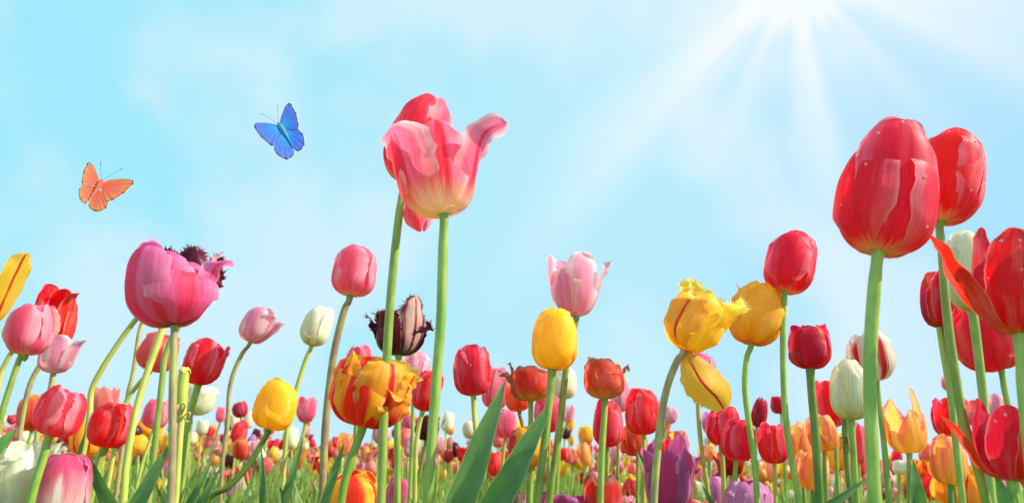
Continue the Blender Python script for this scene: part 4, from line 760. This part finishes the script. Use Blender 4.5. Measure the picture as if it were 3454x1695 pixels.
def far_tulip(X, Y, top, mi, sc_, detail):
    a = nr.uniform(0, 6.28); sd_ = Vector((math.cos(a), math.sin(a)*.3, 0)); bx, by = nr.uniform(-.03, .03, 2)
    quadstrip([Vector((X, Y, 0)), Vector((X+bx*.3, Y, top*.5)), Vector((X+bx, Y+by, top-.04*sc_))], Vector((1, 0, 0)), [.004, .0036, .0034 if mi else .0004], 0)
    quadstrip([Vector((X, Y+.003, 0)), Vector((X+bx*.3, Y+.003, top*.5)), Vector((X+bx, Y+by, top-.04*sc_))], Vector((0, 1, 0)), [.004, .0036, .0034 if mi else .0004], 0)
    if mi is None: return
    n0 = len(FV); K = 7 if detail else 5; R = .021*sc_; prof = ((.15, 0), (.85, .22), (1, .5), (.8, .8), (.35, 1.0)) if nr.random() < .6 else ((.15, 0), (.8, .22), (1, .55), (1.1, .85), (1.3, 1.0))
    jit = nr.uniform(-.18, .1, K); tilt = nr.uniform(-.25, .25)
    for r_, z_ in prof:
        for k in range(K):
            t_ = 6.283*k/K+a; zz = (z_+(jit[k] if z_ > .9 else 0))*.052*sc_; FV.append(Vector((X+bx+R*r_*math.cos(t_)+tilt*zz, Y+by+R*r_*math.sin(t_), top-.045*sc_+zz)))
    for i in range(len(prof)-1):
        for k in range(K): FF.append((n0+i*K+k, n0+i*K+(k+1) % K, n0+(i+1)*K+(k+1) % K, n0+(i+1)*K+k)); FM.append(mi)
for i in range(7000):
    Y = 4.2*(75/4.2)**(nr.random()**.85); X = nr.uniform(-1, 1)*Y; top = float(np.clip(nr.normal(.315, .045), .18, .46))
    mi = 3+int(nr.choice(8, p=(.2, .17, .12, .14, .11, .09, .03, .14))); far_tulip(X, Y, top, mi, nr.uniform(.85, 1.25), Y < 8)
for i in range(1250):
    Y = 2.3*(9/2.3)**(nr.random()**.9); X = nr.uniform(-.85, .85)*Y; top = float(np.clip(nr.normal(.265, .035), .19, .34))
    mi = 3+int(nr.choice(8, p=(.2, .17, .12, .14, .11, .09, .03, .14))); far_tulip(X, Y, top, mi, nr.uniform(.8, 1.05), 1)
def far_leaf(X, Y, h, wd, mi):
    a = nr.uniform(0, 6.28); o_ = Vector((math.cos(a), math.sin(a), 0)); sd_ = Vector((-math.sin(a), math.cos(a), 0)); b_ = nr.uniform(.1, .5)
    quadstrip([Vector((X, Y, 0)), Vector((X, Y, h*.4))+o_*h*b_*.15, Vector((X, Y, h*.75))+o_*h*b_*.5, Vector((X, Y, h))+o_*h*b_], sd_, [wd*.6, wd, wd*.75, .0008], mi)
def finish(name, label, cat):
    me = bpy.data.meshes.new(name); me.from_pydata([tuple(v) for v in FV], [], FF)
    for m in fm: me.materials.append(m)
    me.polygons.foreach_set('material_index', FM); me.polygons.foreach_set('use_smooth', [True]*len(FF)); o = bpy.data.objects.new(name, me); COL.objects.link(o)
    tag(o, label, cat, kind='stuff'); FV.clear(); FF.clear(); FM.clear(); return o
finish('distant_tulips', 'mass of tiny red, pink and yellow tulips reaching back to the horizon', 'tulip field')
for i in range(17000):
    Y = 1.15*(30/1.15)**(nr.random()**1.15); X = nr.uniform(-1, 1)*Y
    far_leaf(X, Y, float(np.clip(nr.normal(.175 if Y < 5 else .205, .04), .09, .30)), nr.uniform(.004, .013), 1+int(nr.random() < .62))
for i in range(4200):
    Y = 1.4*(9/1.4)**nr.random(); X = nr.uniform(-.8, .8)*Y; far_tulip(X, Y, nr.uniform(.20, .30), None, 1, 0)
for i in range(1500):      # around and in front of the camera, below the picture
    Y = nr.uniform(.35, 1.4); X = nr.uniform(-1.4, 1.4); far_leaf(X, Y, nr.uniform(.08, .19), nr.uniform(.006, .014), 1+int(nr.random() < .4))
finish('tulip_leaves', 'dense green leaves and bare stalks filling the field between the flowers', 'leaves')

# ------------------------------------------------------------------ ground
gm = bpy.data.materials.new('field soil and green'); gm.use_nodes = True; gm.node_tree.nodes.clear(); t = NT(gm.node_tree)
pos = t.new('ShaderNodeNewGeometry').outputs['Position']; n = t.noise(pos, 9., 4., .6); nb = t.noise(pos, .35, 3., .6)
c = t.mix(t.mr(n, .4, .6), (.10, .17, .035), (.22, .34, .06)); c = t.mix(t.mr(nb, .4, .65), c, (.26, .38, .07))
pr = t.new('ShaderNodeBsdfPrincipled'); t.put(pr.inputs['Base Color'], c); pr.inputs['Roughness'].default_value = .9
t.l.new(pr.outputs[0], t.new('ShaderNodeOutputMaterial').inputs[0])
gv, gf = [], []; NX, NY = 60, 60; rg = random.Random(3)
for j in range(NY+1):
    y = -3+(j/NY)**3*900
    for i in range(NX+1):
        x = (i/NX*2-1)*(6+max(0, y)*1.3); z = (.0 if y < 90 else .25+.8*math.sin(x*.013+1)*math.sin(y*.01)**2)*min(1, max(0, (y-60)/60)); gv.append((x, y, z-.002+rg.uniform(-.004, .002)))
for j in range(NY):
    for i in range(NX): a = j*(NX+1)+i; gf.append((a, a+1, a+NX+2, a+NX+1))
g = mesh_obj('ground', gv, gf, gm); tag(g, 'green field ground under the tulips', 'ground', kind='structure')
